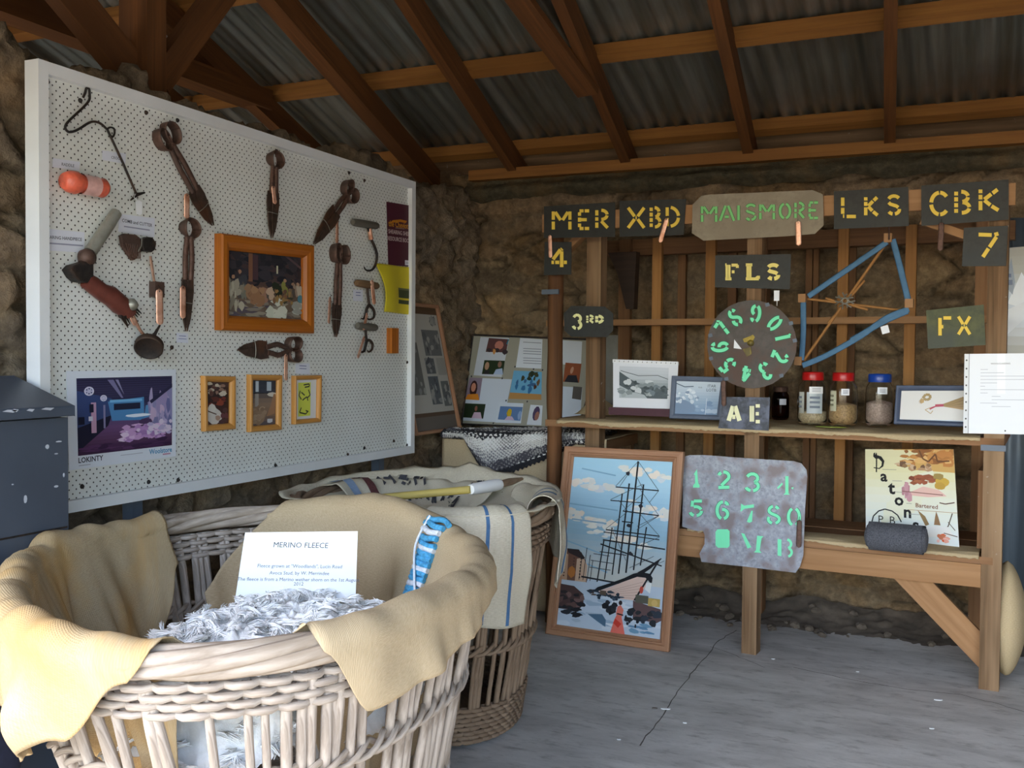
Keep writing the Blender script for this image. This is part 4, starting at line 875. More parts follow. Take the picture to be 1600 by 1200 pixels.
t = plate('stencil_plate', 'black plate stencilled CBK in yellow, top right corner', ((1439.5, 290), (1576, 280.5), (1576, 343), (1439.5, 353)), q, [('C', 1452, 298, 1480.5, 338), ('B', 1491, 296.5, 1518, 335.5), ('K', 1529, 293, 1563, 331.5)], TIN, YEL, 6, rim=dk)
stag((1471, 347), (1469, 392), .020, t, q - .008, matl=RUST)
t = plate('stencil_plate', 'small black plate stencilled with a yellow 4 on the log post', ((851, 378), (893, 378), (892.5, 429), (850, 430)), q - .006, [('4', 859, 386, 888.5, 420)], TIN, YEL, 5.4, rim=dk)
t = plate('stencil_plate', 'small black plate stencilled with a yellow 7 on the right post', ((1506, 356), (1575, 352.5), (1572, 415.5), (1503, 416)), -.01, [('7', 1526, 362, 1563, 404.5)], TIN, YEL, 6, rim=dk)
t = plate('stencil_plate', 'dark cut-cornered plate stencilled 3RD in pale yellow', ((881, 490), (892, 478), (945, 479), (958, 490), (958, 516), (948, 527), (893, 526), (882, 517)), -.012, [('3', 893, 490, 911, 515.5, 4.4), ('R', 916, 491.5, 928.5, 506, 3.4), ('D', 930, 491.5, 944, 506, 4.6)], TIN, CRM, 4.4, rim=dk)
t = plate('stencil_plate', 'dark plate stencilled FLS in pale yellow below the green lettered plate', ((1117.5, 399), (1236, 397), (1234, 452), (1117, 449)), -.012, [('f', 1131, 411.5, 1155, 438, 4.6), ('l', 1163, 411.5, 1188, 438, 4.6), ('S', 1196, 411, 1220, 438.5, 6)], TIN, lin('efdd80'), 7, rim=dk)
m = MB(); m.box(sh(1213.5, 462, -.01), SX * .022, SY * .002, SZ * .042); m.tube([sh(1214, 468, -.01), sh(1214, 478, -.012)], .0015, 5); m.build('paper_tag', PAPER, t)['label'] = 'white paper tag'
t = plate('stencil_plate', 'greenish dark plate stencilled FX in yellow, hung crooked by the right post', ((1447, 485), (1537, 476), (1540, 539), (1450, 545)), -.012, [('F', 1466, 494, 1489, 527, 5.5), ('X', 1495, 492, 1518, 525, 5)], metal('greenish_tin', '3a3f30', '5a5d3a', '43473c', .6, .3, 25), YEL, 5, rim=dk)
t = plate('stencil_plate', 'dark plate stencilled AE in cream, hung below the round number plate', ((1131, 620), (1203, 621), (1201, 673), (1122, 669)), -.02, [('A', 1135, 630.5, 1159, 661, 7), ('e', 1170, 631.5, 1190, 661.5, 5.5)], metal('scuffed_tin', '33363e', '4a4e58', '5a6070', .5, .3, 60), lin('eceac0'), 6.5, rim=(lin('20221c'), 1.2))
stag((1130, 594), (1131, 635), .020, t, -.03, matl=RUST)
# round number plate
def ring(cx, cy, r, n=40): return [(cx + r * 1.0 * math.cos(2 * PI * k / n), cy + r * .985 * math.sin(2 * PI * k / n)) for k in range(n)]
t = plate('number_dial', 'round brown plate with green stencilled numbers around its edge', ring(1175, 538, 70), -.016, [], DIALTIN, MINT, 6)
for ch, cx, cy in (('9', 1181, 490), ('8', 1148.5, 496), ('7', 1129.5, 512), ('6', 1125, 542), ('5', 1136.5, 571), ('4', 1165.5, 584), ('3', 1196, 580), ('2', 1218.5, 557), ('1', 1223, 527.5), ('0', 1210.5, 505)):
    m = MB(); ux_, uy_ = cx - 1175, cy - 538; l = math.hypot(ux_, uy_); ux_, uy_ = ux_ / l, uy_ / l
    for ww, cc, qq in ((7.2, lin('1d6b48'), -.0172), (5.2, MINT, -.0178)):
        for st in G[ch]: strip([((u - .5) * 13, (v - .5) * 24) for u, v in st], ww, lambda a, b: sh(cx + a * -uy_ + b * ux_, cy + a * ux_ + b * uy_, qq), m, 0, cc)
    m.build('numeral', PRINT, PLATE[0])['label'] = 'green stencilled ' + ch
m = MB(); m.prism([(-.03, .022), (.0, .034), (.012, .04), (.02, .03), (.012, .012), (-.024, .008)], sh(1172, 538, -.017), SX, SZ, SY * -.004); m.prism([(-.03, -.02), (.004, -.012), (.008, -.04), (-.012, -.052)], sh(1172, 538, -.017), SX, SZ, SY * -.004); m.lathe([(0, .012), (.012, .012), (.014, 0)], sh(1173, 536, -.017), -SY, 14)
PV = m.build('pivot', metal('tarnished_brass', '7a6a2c', 'a8923c', '5c5230', .5, .5), PLATE[0]); PV['label'] = 'tarnished brass pivot'
m = MB(); m.prism([(0, 0), (.034, -.004), (.002, .036)], sh(1146.5, 544, -.018), SX, SZ, SY * -.001); m.build('paper_scrap', PAPER, PV)
for x, y in ((1236, 505), (1242, 532), (1110, 524), (1111, 560), (1199, 476), (1135, 592), (1221, 587)):
    m = MB(); m.box(sh(x, y, -.0175), SX * .016 + SZ * .004, SY * .002, SZ * .014 - SX * .004); m.build('clip', GREYST, PLATE[0])
# big zinc plate
poly = [(1067.5, 718), (1071, 713), (1078, 711), (1102, 711), (1166, 716), (1240, 720.5), (1252, 724), (1260, 734), (1261.5, 745), (1258, 793), (1255, 868), (1250, 885), (1243, 895), (1170, 886), (1096, 878), (1093, 865), (1101, 850), (1101, 836), (1098, 829), (1090, 830), (1081, 828), (1073, 825), (1066, 823)]
rm = (lin('4e7a68'), 1.6)
t = plate('number_plate', 'large grey zinc plate with green cut-out numbers 1 to 0, leaning on the bench front', poly, -.03, [('2', 1119, 735, 1143, 765, 5), ('3', 1163, 738, 1189, 769, 5), ('5', 1076, 780, 1100, 808), ('6', 1117, 782, 1141, 813, 5), ('8', 1197, 789, 1221, 820, 4.6), ('0', 1228, 792, 1253, 823, 4.6)], ZINC, MINT, 4.8, rim=rm)
qq = -.0316
def cut(*polys, strokes=()):
    m = MB()
    for pts in polys: m.face([sh(x, y, qq) for x, y in pts][::-1], 0, MINT)
    for st in strokes: strip(st, 4, lambda a, b: sh(a, b, qq), m, 0, MINT)
    m.build('cut_out', PRINT, PLATE[0])['label'] = 'green cut-out figure'
cut(((1083, 762), (1083, 758), (1086, 755), (1086, 743), (1084, 741), (1089, 733), (1091, 755), (1093, 758), (1093, 762))[::-1])
cut(((1157, 800), (1158, 787), (1163, 790), (1178, 788), (1178, 793), (1163, 795)), ((1167, 815), (1174, 798), (1176, 798), (1175, 815), (1171, 817)))
cut(((1227, 744), (1232, 744), (1232, 771), (1234, 773), (1224, 773), (1227, 770)), ((1214, 762), (1222, 754), (1223, 757), (1216, 764)), ((1236, 762), (1240, 761), (1239, 765)))
cut(((1121, 827), (1137, 827), (1140, 830), (1140, 853), (1137, 856), (1122, 856), (1118, 852), (1118, 831)))
cut(((1158, 833), (1163, 834), (1174, 855), (1168, 857)), ((1183, 837), (1193, 838), (1190, 841), (1187, 860), (1190, 864), (1178, 863), (1181, 860)))
cut(((1215, 842), (1221, 843), (1221, 869), (1215, 868)), strokes=(arc(1229, 850, 7, 7, -80, 70), arc(1229, 863, 8, 7, -60, 70)))
stag((1249, 812), (1248, 856), .020, t, -.044, matl=RUST)

# ------------------------------------------------------------------ yarn swift with its blue band
t = thing('yarn_swift', sh(1320, 470, .1), 'wooden yarn winder of crossed sticks stretching a blue band', 'yarn winder')
def sv(x, y, q=.10): return sh(x, y, q)
for a, b_, w in (((1386, 378), (1256, 563), .006), ((1262, 467), (1418, 486), .005), ((1351, 438), (1294, 505), .005), ((1290, 466), (1356, 484), .005)):
    m = MB(); m.tube([sv(*a), sv(*b_)], w, 8); m.build('stick', SLATW, t)
for P in (((1386, 378), (1330, 417), (1263, 463)), ((1395, 374), (1407, 420), (1419, 470)), ((1255, 470), (1255, 520), (1252, 563)), ((1254, 571), (1290, 556), (1345, 525), (1385, 497), (1420, 483)), ((1330, 532), (1380, 503), (1418, 486))):
    m = MB(); m.tube(smooth_path([sv(x, y, .085) for x, y in P], 6), .012 if len(P) < 5 or True else .01, 8, flat=(SY, .25)); m.build('band', BLUEB, t)
for x, y in ((1388, 372), (1254, 466), (1421, 474), (1248, 564)):
    m = MB(); m.box(sv(x, y, .09), SX * .03, SY * .03, SZ * .035); m.build('end_block', RAILW, t, bevel=.004)
m = MB()
for k in range(7): a = k * .9; m.tube(smooth_path([sv(1320 + 16 * math.cos(a), 470 + 13 * math.sin(a), .085), sv(1320 + 4 * math.cos(a + 1), 470 + 4 * math.sin(a + 1), .07), sv(1320 + 15 * math.cos(a + 2.2), 470 + 11 * math.sin(a + 2.2), .085)], 4), .003, 6)
m.build('wire_hub', STEEL, t)
m = MB(); m.box(sv(1383, 515, .07), SX * .028 + SZ * .008, SY * .001, SZ * .03 - SX * .008); m.build('paper_tag', PAPER, t)
m = MB(); m.tube([sh(1389, 350, -.03), sv(1389, 374, .05)], .003, 6); m.build('hanger', RUST, t)

# ------------------------------------------------------------------ cloth runners on the boards
def runner(label, s0, s1, q0, q1, z, droop, seed):
    mb = MB()
    def f(a, b_):
        s = s0 + (s1 - s0) * a; v = b_; edge = noise.noise(V((s * 4, seed, 0))); q_ = q0 - .012 * edge + (q1 - q0) * max(0, (v - .25) / .75)
        if v < .25: k = (1 - v / .25); q_ -= .016 * math.sin(min(1, k * 1.6) * PI / 2); zz = z - k * k * (droop * (1 + .9 * noise.noise(V((s * 5, seed + 3, 0)))) + .006 * noise.noise(V((s * 60, seed, 0))))
        else: zz = z + .004 + .006 * noise.noise(V((s * 9, q_ * 9, seed)))
        return sl(s, q_, zz)
    mb.grid(f, 170, 26, uvs=lambda a, b_: (a * (s1 - s0), b_ * .4))
    return tag(mb.build('hessian_runner', JUTE, solid=.0025), label, 'cloth')
runner('hessian runner with a frayed front edge on the middle shelf', ss(872, 660), ss(1532, 680), .0, .52, .955, .018, 2.0)
runner('hessian strip along the front of the low bench', ss(1075, 840), ss(1530, 860), .004, .14, .512, .014, 8.0)
m = MB(); m.grid(lambda a, b_: sl(ss(935, 640, .33) + (a - .5) * .22, .34 + (b_ - .5) * .12, .964 + .075 * max(0, math.sin(PI * a)) ** .9 * math.sin(PI * b_)), 24, 14, uvs=lambda a, b_: (a * .2, b_ * .2))
tag(m.build('hessian_bundle', JUTE), 'small hump of folded hessian at the left end of the middle shelf', 'cloth')

# ------------------------------------------------------------------ jars on the middle shelf
ZS = .966
def jar(label, cx, ybot, ytop, wpx, lidpx, lidh, glass, lid, fill, grain, cards, group='storage jars'):
    b_ = atZ(cx, ybot - 2, ZS); dp = (b_ - CAM).dot(FW); k = dp / FPX; R = wpx / 2 * k; Hh = (ybot - ytop) * k; RL = lidpx / 2 * k; LH = lidh * k
    t = thing('storage_jar', b_, label, 'jar', group)
    m = MB(); m.lathe([(0, .002), (R * .82, .001), (R * .97, .012), (R, .03), (R, Hh * .62), (R * .95, Hh * .74), (RL * .92, Hh * .84), (RL * .9, Hh - LH * .6), (RL * .86, Hh - LH * .6), (RL * .86, Hh * .84), (R * .92, Hh * .74), (R * .97, Hh * .62), (R * .97, .03), (R * .9, .012), (0, .006)], b_, seg=32); m.build('body', glass, t)
    if lid is not None:
        m = MB(); m.lathe([(RL, Hh - LH), (RL * 1.02, Hh - LH * .9), (RL * 1.02, Hh - LH * .15), (RL * .95, Hh), (0, Hh)], b_, seg=32); m.build('lid', lid, t)
    m = MB(); h = fill * Hh; m.lathe([(0, .009), (R * .86, .010), (R * .945, .028), (R * .945, h * .95), (R * .8, h), (R * .3, h + .008), (0, h + .012)], b_, seg=28); m.build('contents', grain, t)
    fr_ = (CAM - b_); fr_.z = 0; fr_.normalize(); sd = V((-fr_.y, fr_.x, 0))
    for (u, v, w, hh, col, off, tx) in cards:
        c = b_ + SZ * (v * Hh); m = MB(); a0 = u * 1.0; ar = w * R / R
        m.grid(lambda a, e: c + fr_ * (R * off * math.cos(a0 + (a - .5) * ar)) + sd * (R * off * math.sin(a0 + (a - .5) * ar)) + SZ * ((e - .5) * hh * Hh), 6, 1, colfn=lambda a, e: lin(col))
        if tx:
            cc = c + fr_ * (R * off + .001) * math.cos(a0) + sd * (R * off + .001) * math.sin(a0)
            for r in range(3): m.add([cc + sd * sgx * R * ar * .3 + fr_ * .0012 + SZ * (hh * Hh * (.25 - .22 * r + sgz * .05)) for sgx, sgz in ((-1, -1), (1, -1), (1, 1), (-1, 1))], [[0, 1, 2, 3]], 0, lin(tx))
        m.build('label', PRINT, t)
    return t
jar('red-lidded clear jar with a big white label, nearer the round plate', 1269, 665, 583, 45, 32, 13, CLEAR, RED, .26, GRAIN1, [(.25, .66, .95, .13, 'e8e8e6', 1.004, '9a9a9a'), (.15, .42, 1.1, .40, 'c9d0d2', .98, '6a7480'), (-.85, .42, .5, .40, 'cfcfc4', .98, '5a6068')])
jar('large clear jar with a red lid, beside the blue-lidded jar', 1316.5, 667, 584, 44, 32, 13, CLEAR, RED, .40, GRAIN2, [(.15, .64, .55, .12, 'e8e8ea', 1.004, '8a8a90'), (-.75, .47, .55, .38, 'd8d4b8', .98, '5c5a40')])
jar('large clear jar with a blue lid', 1373.5, 667, 586, 42, 34, 13, CLEAR, BLUE, .45, GRAIN3, [(.2, .68, .7, .13, 'eceff2', 1.004, '9a9aa0')])
jar('small brown jar half hidden behind the plates, beside the red-lidded jars', 1219, 658, 606, 27, 22, 8, BROWNGLASS, RUST, .45, GRAIN4, [(.3, .55, .8, .18, 'dfe2ea', 1.004, None)])
p = atZ(1298, 667, ZS + .001); m = MB(); m.prism([(-.06, 0), (-.02, -.012), (.05, -.01), (.06, .0), (.02, .02), (-.03, .02)], p, (1, 0, 0), (0, 1, 0), (0, 0, -.001)); tag(m.build('paper_leaf', plain('lime_paper', 'a8c83c', .7, 0, .05)), 'lime green scrap lying under the red-lidded jars', 'paper')

# ------------------------------------------------------------------ framed things on the middle shelf
def standing(name, label, cat, q4, q, fw_, dep, mt, draw, lean=.05, group=None, back='2a2a30'):
    pts = []
    for i, (x, y) in enumerate(q4): pts.append(sh(x, y, q + (lean if i < 2 else 0)))
    TL, TR, BR, BL = pts; t = thing(name, (BL + BR) / 2, label, cat, group)
    if fw_:
        m = MB(); moulding(m, TL, TR, BR, BL, fw_, dep); sheet(m, TL, TR, BR, BL, .006); m.build('frame', mt, t)
        a = inset(TL, TR, BR, BL, fw_ * .9, .003)
    else: a = (TL, TR, BR, BL)
    m = MB(); sheet(m, *a, .002, 0, lin(back)); P = Pic(m, *a); draw(P); m.build('print', GLOSS, t); return t, (TL, TR, BR, BL)
def mono(P):
    P.rect(0, 0, 1, 1, 'e6e9ee'); P.grad(.1, .22, .86, .92, ['6a7478', '8a9498', 'c4cbd0', 'd5dae0'], 10); P.poly([(.1, .22), (.1, .8), (.3, .62), (.5, .5), (.86, .4), (.86, .22)], '5a6468'); P.poly([(.1, .5), (.3, .36), (.5, .3), (.55, .22), (.1, .22)], 'b8c0c4'); P.daub(26, (.12, .26, .6, .6), ['8c9698', 'aab2b4', '4c5658', 'd0d6d8'], .06, .05); P.daub(14, (.5, .28, .84, .5), ['4c5658', '5e686c', '78848a'], .05, .05); P.pathl([(.12, .82), (.4, .72), (.7, .74), (.86, .66)], .003, '5a6266')
t, cs = standing('desk_calendar', 'wire-bound desk calendar with a black and white photo on a maroon base', 'calendar', ((958, 566), (1060, 570), (1056, 639), (958, 637)), .16, 0, 0, None, mono, .03)
m = MB(); m.box((cs[2] + cs[3]) / 2 + V((0, 0, -.016)), SX * ((cs[2] - cs[3]).length + .02), SY * .06, SZ * .034); m.build('base', plain('maroon_card', '4a2430', .6, 0, .05), t)
m = MB(); TL, TR = cs[0], cs[1]; m.box((TL + TR) / 2 + V((0, 0, .006)), TR - TL, SY * .012, SZ * .016); m.build('binding', PAPER, t)
m = MB()
for k in range(14): p = TL.lerp(TR, (k + .5) / 14) + V((0, 0, .004)); m.tube([p + SY * -.008, p + V((0, 0, .012)), p + SY * .008], .0015, 5)
m.build('binding_wire', BLACKI, t)
def bluep(P):
    P.grad(0, 0, 1, 1, ['7d96b4', '90a8c2', 'a8bccf', 'c2d0dc', 'ccd6de'], 12); P.poly([(0, .62), (.2, .45), (.45, .3), (.5, .1), (.2, 0), (0, 0)], '8196b0'); P.daub(26, (0, .3, .5, .75), ['cfdae4', 'b4c4d4', 'e0e8ee', '8a9cb4'], .05, .06); P.daub(12, (.5, .1, .95, .4), ['7f98b6', '90a8c2', 'b0c2d4'], .08, .06); P.pathl([(0, .92), (.2, .82), (.4, .84)], .004, '5a6a7c'); P.line((.72, .02), (.72, .5), .002, 'dce4ea')
    P.text('ITAR', .80, .86, .018, '4a5664'); P.text('LOTB', .80, .74, .018, '4a5664'); P.text('n.o', .55, .82, .013, '4a5664')
standing('picture_frame', 'grey blue picture frame with a pale snowy print, overlapping the calendar', 'framed picture', ((1051, 588), (1135, 590), (1128, 657), (1047, 654)), .10, .022, .014, plain('grey_blue_frame', '5c6678', .5, 0, .05), bluep, .04)
def wheat(P):
    P.rect(0, 0, 1, 1, 'd9d7d2'); P.rect(.0, .0, 1, .04, 'c4d8ea')
    for k in range(8): a = 3.5 + k * .17; P.line((.32, .72), (.32 + .24 * math.cos(a), .72 + .5 * math.sin(a) * .9), .011, random.choice(['a88a5c', '9a7c50', 'b89a68']))
    P.pathl([(.32, .74), (.36, .86), (.42, .85), (.43, .74), (.38, .68), (.34, .72)], .010, 'a08a5c')
    P.pathl([(.42, .4), (.5, .5), (.62, .52)], .010, 'b04858')
    for k in range(12): a = -.38 + k * .09; P.line((.62, .52), (.62 + .34 * math.cos(a), .55 + .36 * math.sin(a)), .011, random.choice(['a88a5c', '9a8050', 'b89a68', '8a7048']))
    P.pathl([(.44, .44), (.36, .36), (.44, .24), (.47, .34)], .003, 'b8a078')
standing('picture_frame', 'dark blue frame holding two bundles of dried grass, beside the blue-lidded jar', 'framed picture', ((1401, 603), (1526, 603), (1526, 668), (1397, 663)), .06, .020, .016, plain('dark_blue_frame', '3c4860', .5, 0, .05), wheat, .03)

# white sleeve on the right post
TL, TR, BR, BL = [sh(x, y, -.012) for x, y in ((1507, 553), (1611, 552), (1612, 679), (1505, 677))]
m = MB(); sheet(m, TL, TR, BR, BL, .0012, 0, lin('e3e8ef')); P = Pic(m, TL, TR, BR, BL); P.rect(.0, 0, .075, 1, 'd2d6da'); P.rect(.068, 0, .08, 1, '8a8e94')
for k in range(9): P.blob(.035, .08 + k * .105, .014, .012, '3c3e44', 8)
P.rect(.5, .5, .62, 1, 'ecf0f6'); P.text('WOOLCLASSING', .55, .875, .0085, '6a6c74', bold=.01)
for k, (a, b_) in enumerate(((.25, .36), (.25, .6), (.25, .92), (.25, .92), (.25, .5), (.25, .32), (.25, .92), (.25, .36), (.42, .55), (.42, .9), (.25, .5), (.42, .7))): P.rect(a, .80 - k * .042, b_, .807 - k * .042, 'b4bac6')
P.blob(.62, .04, .012, .01, '2a2a2a', 8)
tag(m.build('paper_sleeve', GLOSS), 'white printed sheet in a punched plastic sleeve on the right post', 'paper')
# print in shiny plastic on the iron door
TL, TR, BR, BL = [atY(x, y, 4.905) for x, y in ((1566, 388), (1668, 380), (1670, 585), (1566, 580))]
m = MB(); sheet(m, TL, TR, BR, BL, .002, 0, lin('b5b3a8')); P = Pic(m, TL, TR, BR, BL); P.grad(0, 0, 1, 1, ['aeb2ac', 'b4b6b0', 'd8e2ec', 'c4d2e2', 'aeb0a8', 'a8a59a'], 14); P.poly([(.08, .55), (.3, .8), (.5, .6), (.4, .5)], 'e8f0f8'); P.poly([(.04, .7), (.14, .92), (.2, .72), (.16, .62)], '8494a8'); P.rect(.06, .70, .16, .74, '2c4a78'); P.rect(.06, .76, .14, .79, '3a5480'); P.poly([(.08, .3), (.5, .5), (.9, .3), (.9, .4), (.5, .6), (.08, .5)], 'dfe6ee')
tag(m.build('poster', GLOSS), 'shiny plastic-covered print on the iron door, cut by the right edge of the photo', 'poster')

# ------------------------------------------------------------------ on the low bench
ZB = .507
BL = atZ(1353, 842, ZB); BR = atZ(1499, 858, ZB); d = BR - BL
TLp, TRp = hit(1352, 702, BL + SY * .06 + V((0, 0, 0)), SY), hit(1490, 702, BR + SY * .06, SY)
m = MB(); sheet(m, TLp, TRp, BR, BL, .003, 0, lin('dcdcc4')); P = Pic(m, TLp, TRp, BR, BL)
P.grad(0, 0, 1, 1, ['d4dce0', 'd6dcd4', 'dcdcc8', 'd8d4a8', 'd4cda4'], 12)
P.poly([(.32, 1), (1, 1), (1, .76), (.55, .78), (.42, .84), (.5, .92)], 'c8a05c'); P.daub(44, (.45, .85, 1, 1), ['a87038', 'c08848', 'd4a868', '8c5a2c', 'b87c40'], .06, .03); P.daub(18, (.38, .79, .75, .85), ['8a6a48', 'c4a888', '6e5038', 'b08c68'], .04, .025)
P.pathl([(.62, .99), (.66, .9), (.72, .87), (.80, .95), (.82, .87), (.95, .88)], .006, '6a4424')
P.poly([(.5, .64), (.62, .72), (.72, .74), (.82, .70), (.8, .66), (.68, .68), (.55, .62)], '8c4e30'); P.daub(10, (.52, .64, .8, .72), ['7a3e28', 'a0603c', '985438'], .04, .02); P.blob(.86, .66, .08, .05, 'c4a040', 12, .1); P.blob(.82, .72, .06, .035, '9a8448', 10, .2); P.blob(.83, .62, .06, .04, 'b8943c', 10, .1)
P.poly([(.5, .54), (.65, .61), (.82, .58), (.9, .52), (.7, .5), (.5, .51)], 'dcb4a8'); P.daub(8, (.42, .5, .5, .62), ['b08088', 'c09098'], .03, .05); P.line((.42, .55), (.86, .53), .003, '7a5048'); P.pathl([(.82, .45), (.88, .44), (.98, .46)], .004, '5a4030')
P.text('Bartered', .68, .405, .024, '7a4a30', bold=.01); P.rect(.48, .355, 1, .36, 'b09068')
P.poly([(.58, .36), (.66, .3), (.7, .22), (.66, .2), (.62, .28)], '8a7048'); P.poly([(.78, .36), (.80, .3), (.82, .22), (.75, .22), (.765, .3)], '8a6a48'); P.pathl([(.95, .35), (.9, .22), (.86, .17)], .004, '5a5040'); P.line((.9, .26), (.97, .18), .003, '5a5040')
P.poly([(.55, .2), (.9, .21), (.95, .12), (.6, .08)], 'dcdcd8'); P.daub(10, (.78, .06, .92, .14), ['d86030', 'e0a090', 'c87858', 'e8b8b0'], .035, .02); P.line((.85, .145), (.99, .12), .003, '5a4a3a')
for ch, u, v, s_ in (('a', .215, .70, .10), ('t', .30, .575, .115), ('o', .38, .45, .105), ('n', .47, .325, .105), ('s', .555, .20, .105)): P.text(ch, u, v, s_ * .62, '111111', bold=.03)
P.poly([(.10, .955), (.12, .965), (.115, .935), (.135, .965), (.14, .935), (.19, .92), (.225, .87), (.21, .81), (.17, .785), (.16, .79), (.19, .82), (.195, .86), (.16, .895), (.12, .895), (.095, .92)], '111111'); P.line((.135, .92), (.13, .745), .005, '111111'); P.line((.1, .795), (.17, .785), .004, '111111')
P.pathl([(.07, .19), (.09, .26), (.15, .32), (.22, .345), (.3, .33), (.36, .29), (.40, .22)], .005, '2a2a2a')
for ch, u in (('P', .17), ('B', .30)): P.text(ch, u, .225, .045, '33332c')
for a, b_, v in ((.2, .36, .775), (.31, .42, .655), (.34, .42, .535), (.49, .6, .31), (.46, .52, .42)): P.rect(a, v, b_, v + .005, '8a8a80')
tag(m.build('poster', PRINT), 'cream poster spelling Patons down its left side, standing on the low bench', 'poster')
c0, c1 = atZ(1349, 858, ZB), atZ(1450, 868, ZB); r = .052; ax = (c1 - c0); ln = ax.length; cc = c0 + V((0, .02, r)); m = MB()
m.lathe([(0, 0), (.02, .004), (r * .8, .012), (r * 1.02, .04), (r * 1.04, ln * .5), (r * 1.0, ln - .03), (r * .85, ln - .008), (.02, ln - .002), (0, ln)], cc, ax, 40)
for i, p in enumerate(m.v): m.v[i] = p + (p - cc - ax.normalized() * (p - cc).dot(ax.normalized())) * (.05 * noise.noise(p * 60))
for k in range(60):
    z = .02 + (ln - .04) * k / 60; P_ = [cc + ax.normalized() * (z + .01 * (a / 12)) + (V((0, 0, 1)) * math.cos(a * PI / 6) + ax.normalized().cross(V((0, 0, 1))) * math.sin(a * PI / 6)) * r * 1.03 for a in range(13)]
    m.tube(P_, .0028, 5, caps=False)
t = tag(m.build('yarn_roll', YARN), 'fat roll of dark grey yarn lying on the low bench before the poster', 'yarn')
# hessian stuffed pad behind the right post
c = sl(sr + .015, .16, 0); m = MB(); za, zb = sh(1575, 1030, .16).z, sh(1575, 876, .16).z
m.grid(lambda a, b_: c + V((.07 * math.sin(PI * b_) ** .6 * math.cos(2 * PI * a), .16 * math.sin(PI * b_) ** .5 * math.sin(2 * PI * a), .02 + (zb - .02) * b_)), 28, 24, uvs=lambda a, b_: (a * .6, b_ * .6))
tag(m.build('stuffed_sack', JUTE), 'plump hessian sack standing on the floor behind the right post', 'sack')
# ------------------------------------------------------------------ the big willow baskets
def sgp(v, e): return math.copysign(abs(v) ** e, v)
class Basket:
    """rim outline given as plan points round a centre; the base is a smaller copy, shifted"""
    def __init__(s, c, pts, h, sc, sh_):
        s.cx, s.cy, s.h, s.sc, s.bx, s.by = c[0], c[1], h, sc, c[0] + sh_[0], c[1] + sh_[1]
        pr = sorted((math.degrees(math.atan2(y - c[1], x - c[0])) % 360, math.hypot(x - c[0], y - c[1])) for x, y in pts); s.pr = pr; s.tab = []
        for t in range(361):
            i = 0
            while i < len(pr) and pr[i][0] <= t: i += 1
            P = [pr[(i + j) % len(pr)] for j in (-2, -1, 0, 1)]; a = [(q[0] - t + 180) % 360 - 180 for q in P]
            u = max(0, min(1, (0 - a[1]) / ((a[2] - a[1]) or 1))); r0, r1, r2, r3 = (q[1] for q in P)
            s.tab.append(0.5 * (2 * r1 + (r2 - r0) * u + (2 * r0 - 5 * r1 + 4 * r2 - r3) * u * u + (3 * r1 - r0 - 3 * r2 + r3) * u ** 3))
        for _ in range(4): s.tab = [(s.tab[(k - 3) % 360] + s.tab[k] * 2 + s.tab[(k + 3) % 360]) / 4 for k in range(361)]
    def rad(s, t): t = t % 360; i = int(t); f = t - i; return s.tab[i] * (1 - f) + s.tab[i + 1] * f
    def xy(s, t, k):
        kk = k ** 0.95; th = math.radians(t); r = s.rad(t) * (s.sc + (1 - s.sc) * kk)
        return V((s.bx + (s.cx - s.bx) * kk + r * math.cos(th), s.by + (s.cy - s.by) * kk + r * math.sin(th), 0))
    def p(s, t, k, off=0.0):
        """t degrees round the rim (0 = +X, 90 = back), k height 0..1, off outward"""
        q = s.xy(t, k); d = s.xy(t + 1.5, k) - s.xy(t - 1.5, k); n_ = V((d.y, -d.x, 0)).normalized()
        q = q + n_ * off; q.z = k * s.h; return q
    def even(s, N, k=1.0):
        """N angles evenly spaced along the outline"""
        pts = [s.p(q * .5, k) for q in range(721)]; L = [0]
        for i in range(720): L.append(L[-1] + (pts[i + 1] - pts[i]).length)
        out = []; j = 0
        for i in range(N):
            d = L[-1] * i / N
            while L[j + 1] < d: j += 1
            out.append((j + (d - L[j]) / (L[j + 1] - L[j])) * .5)
        return out
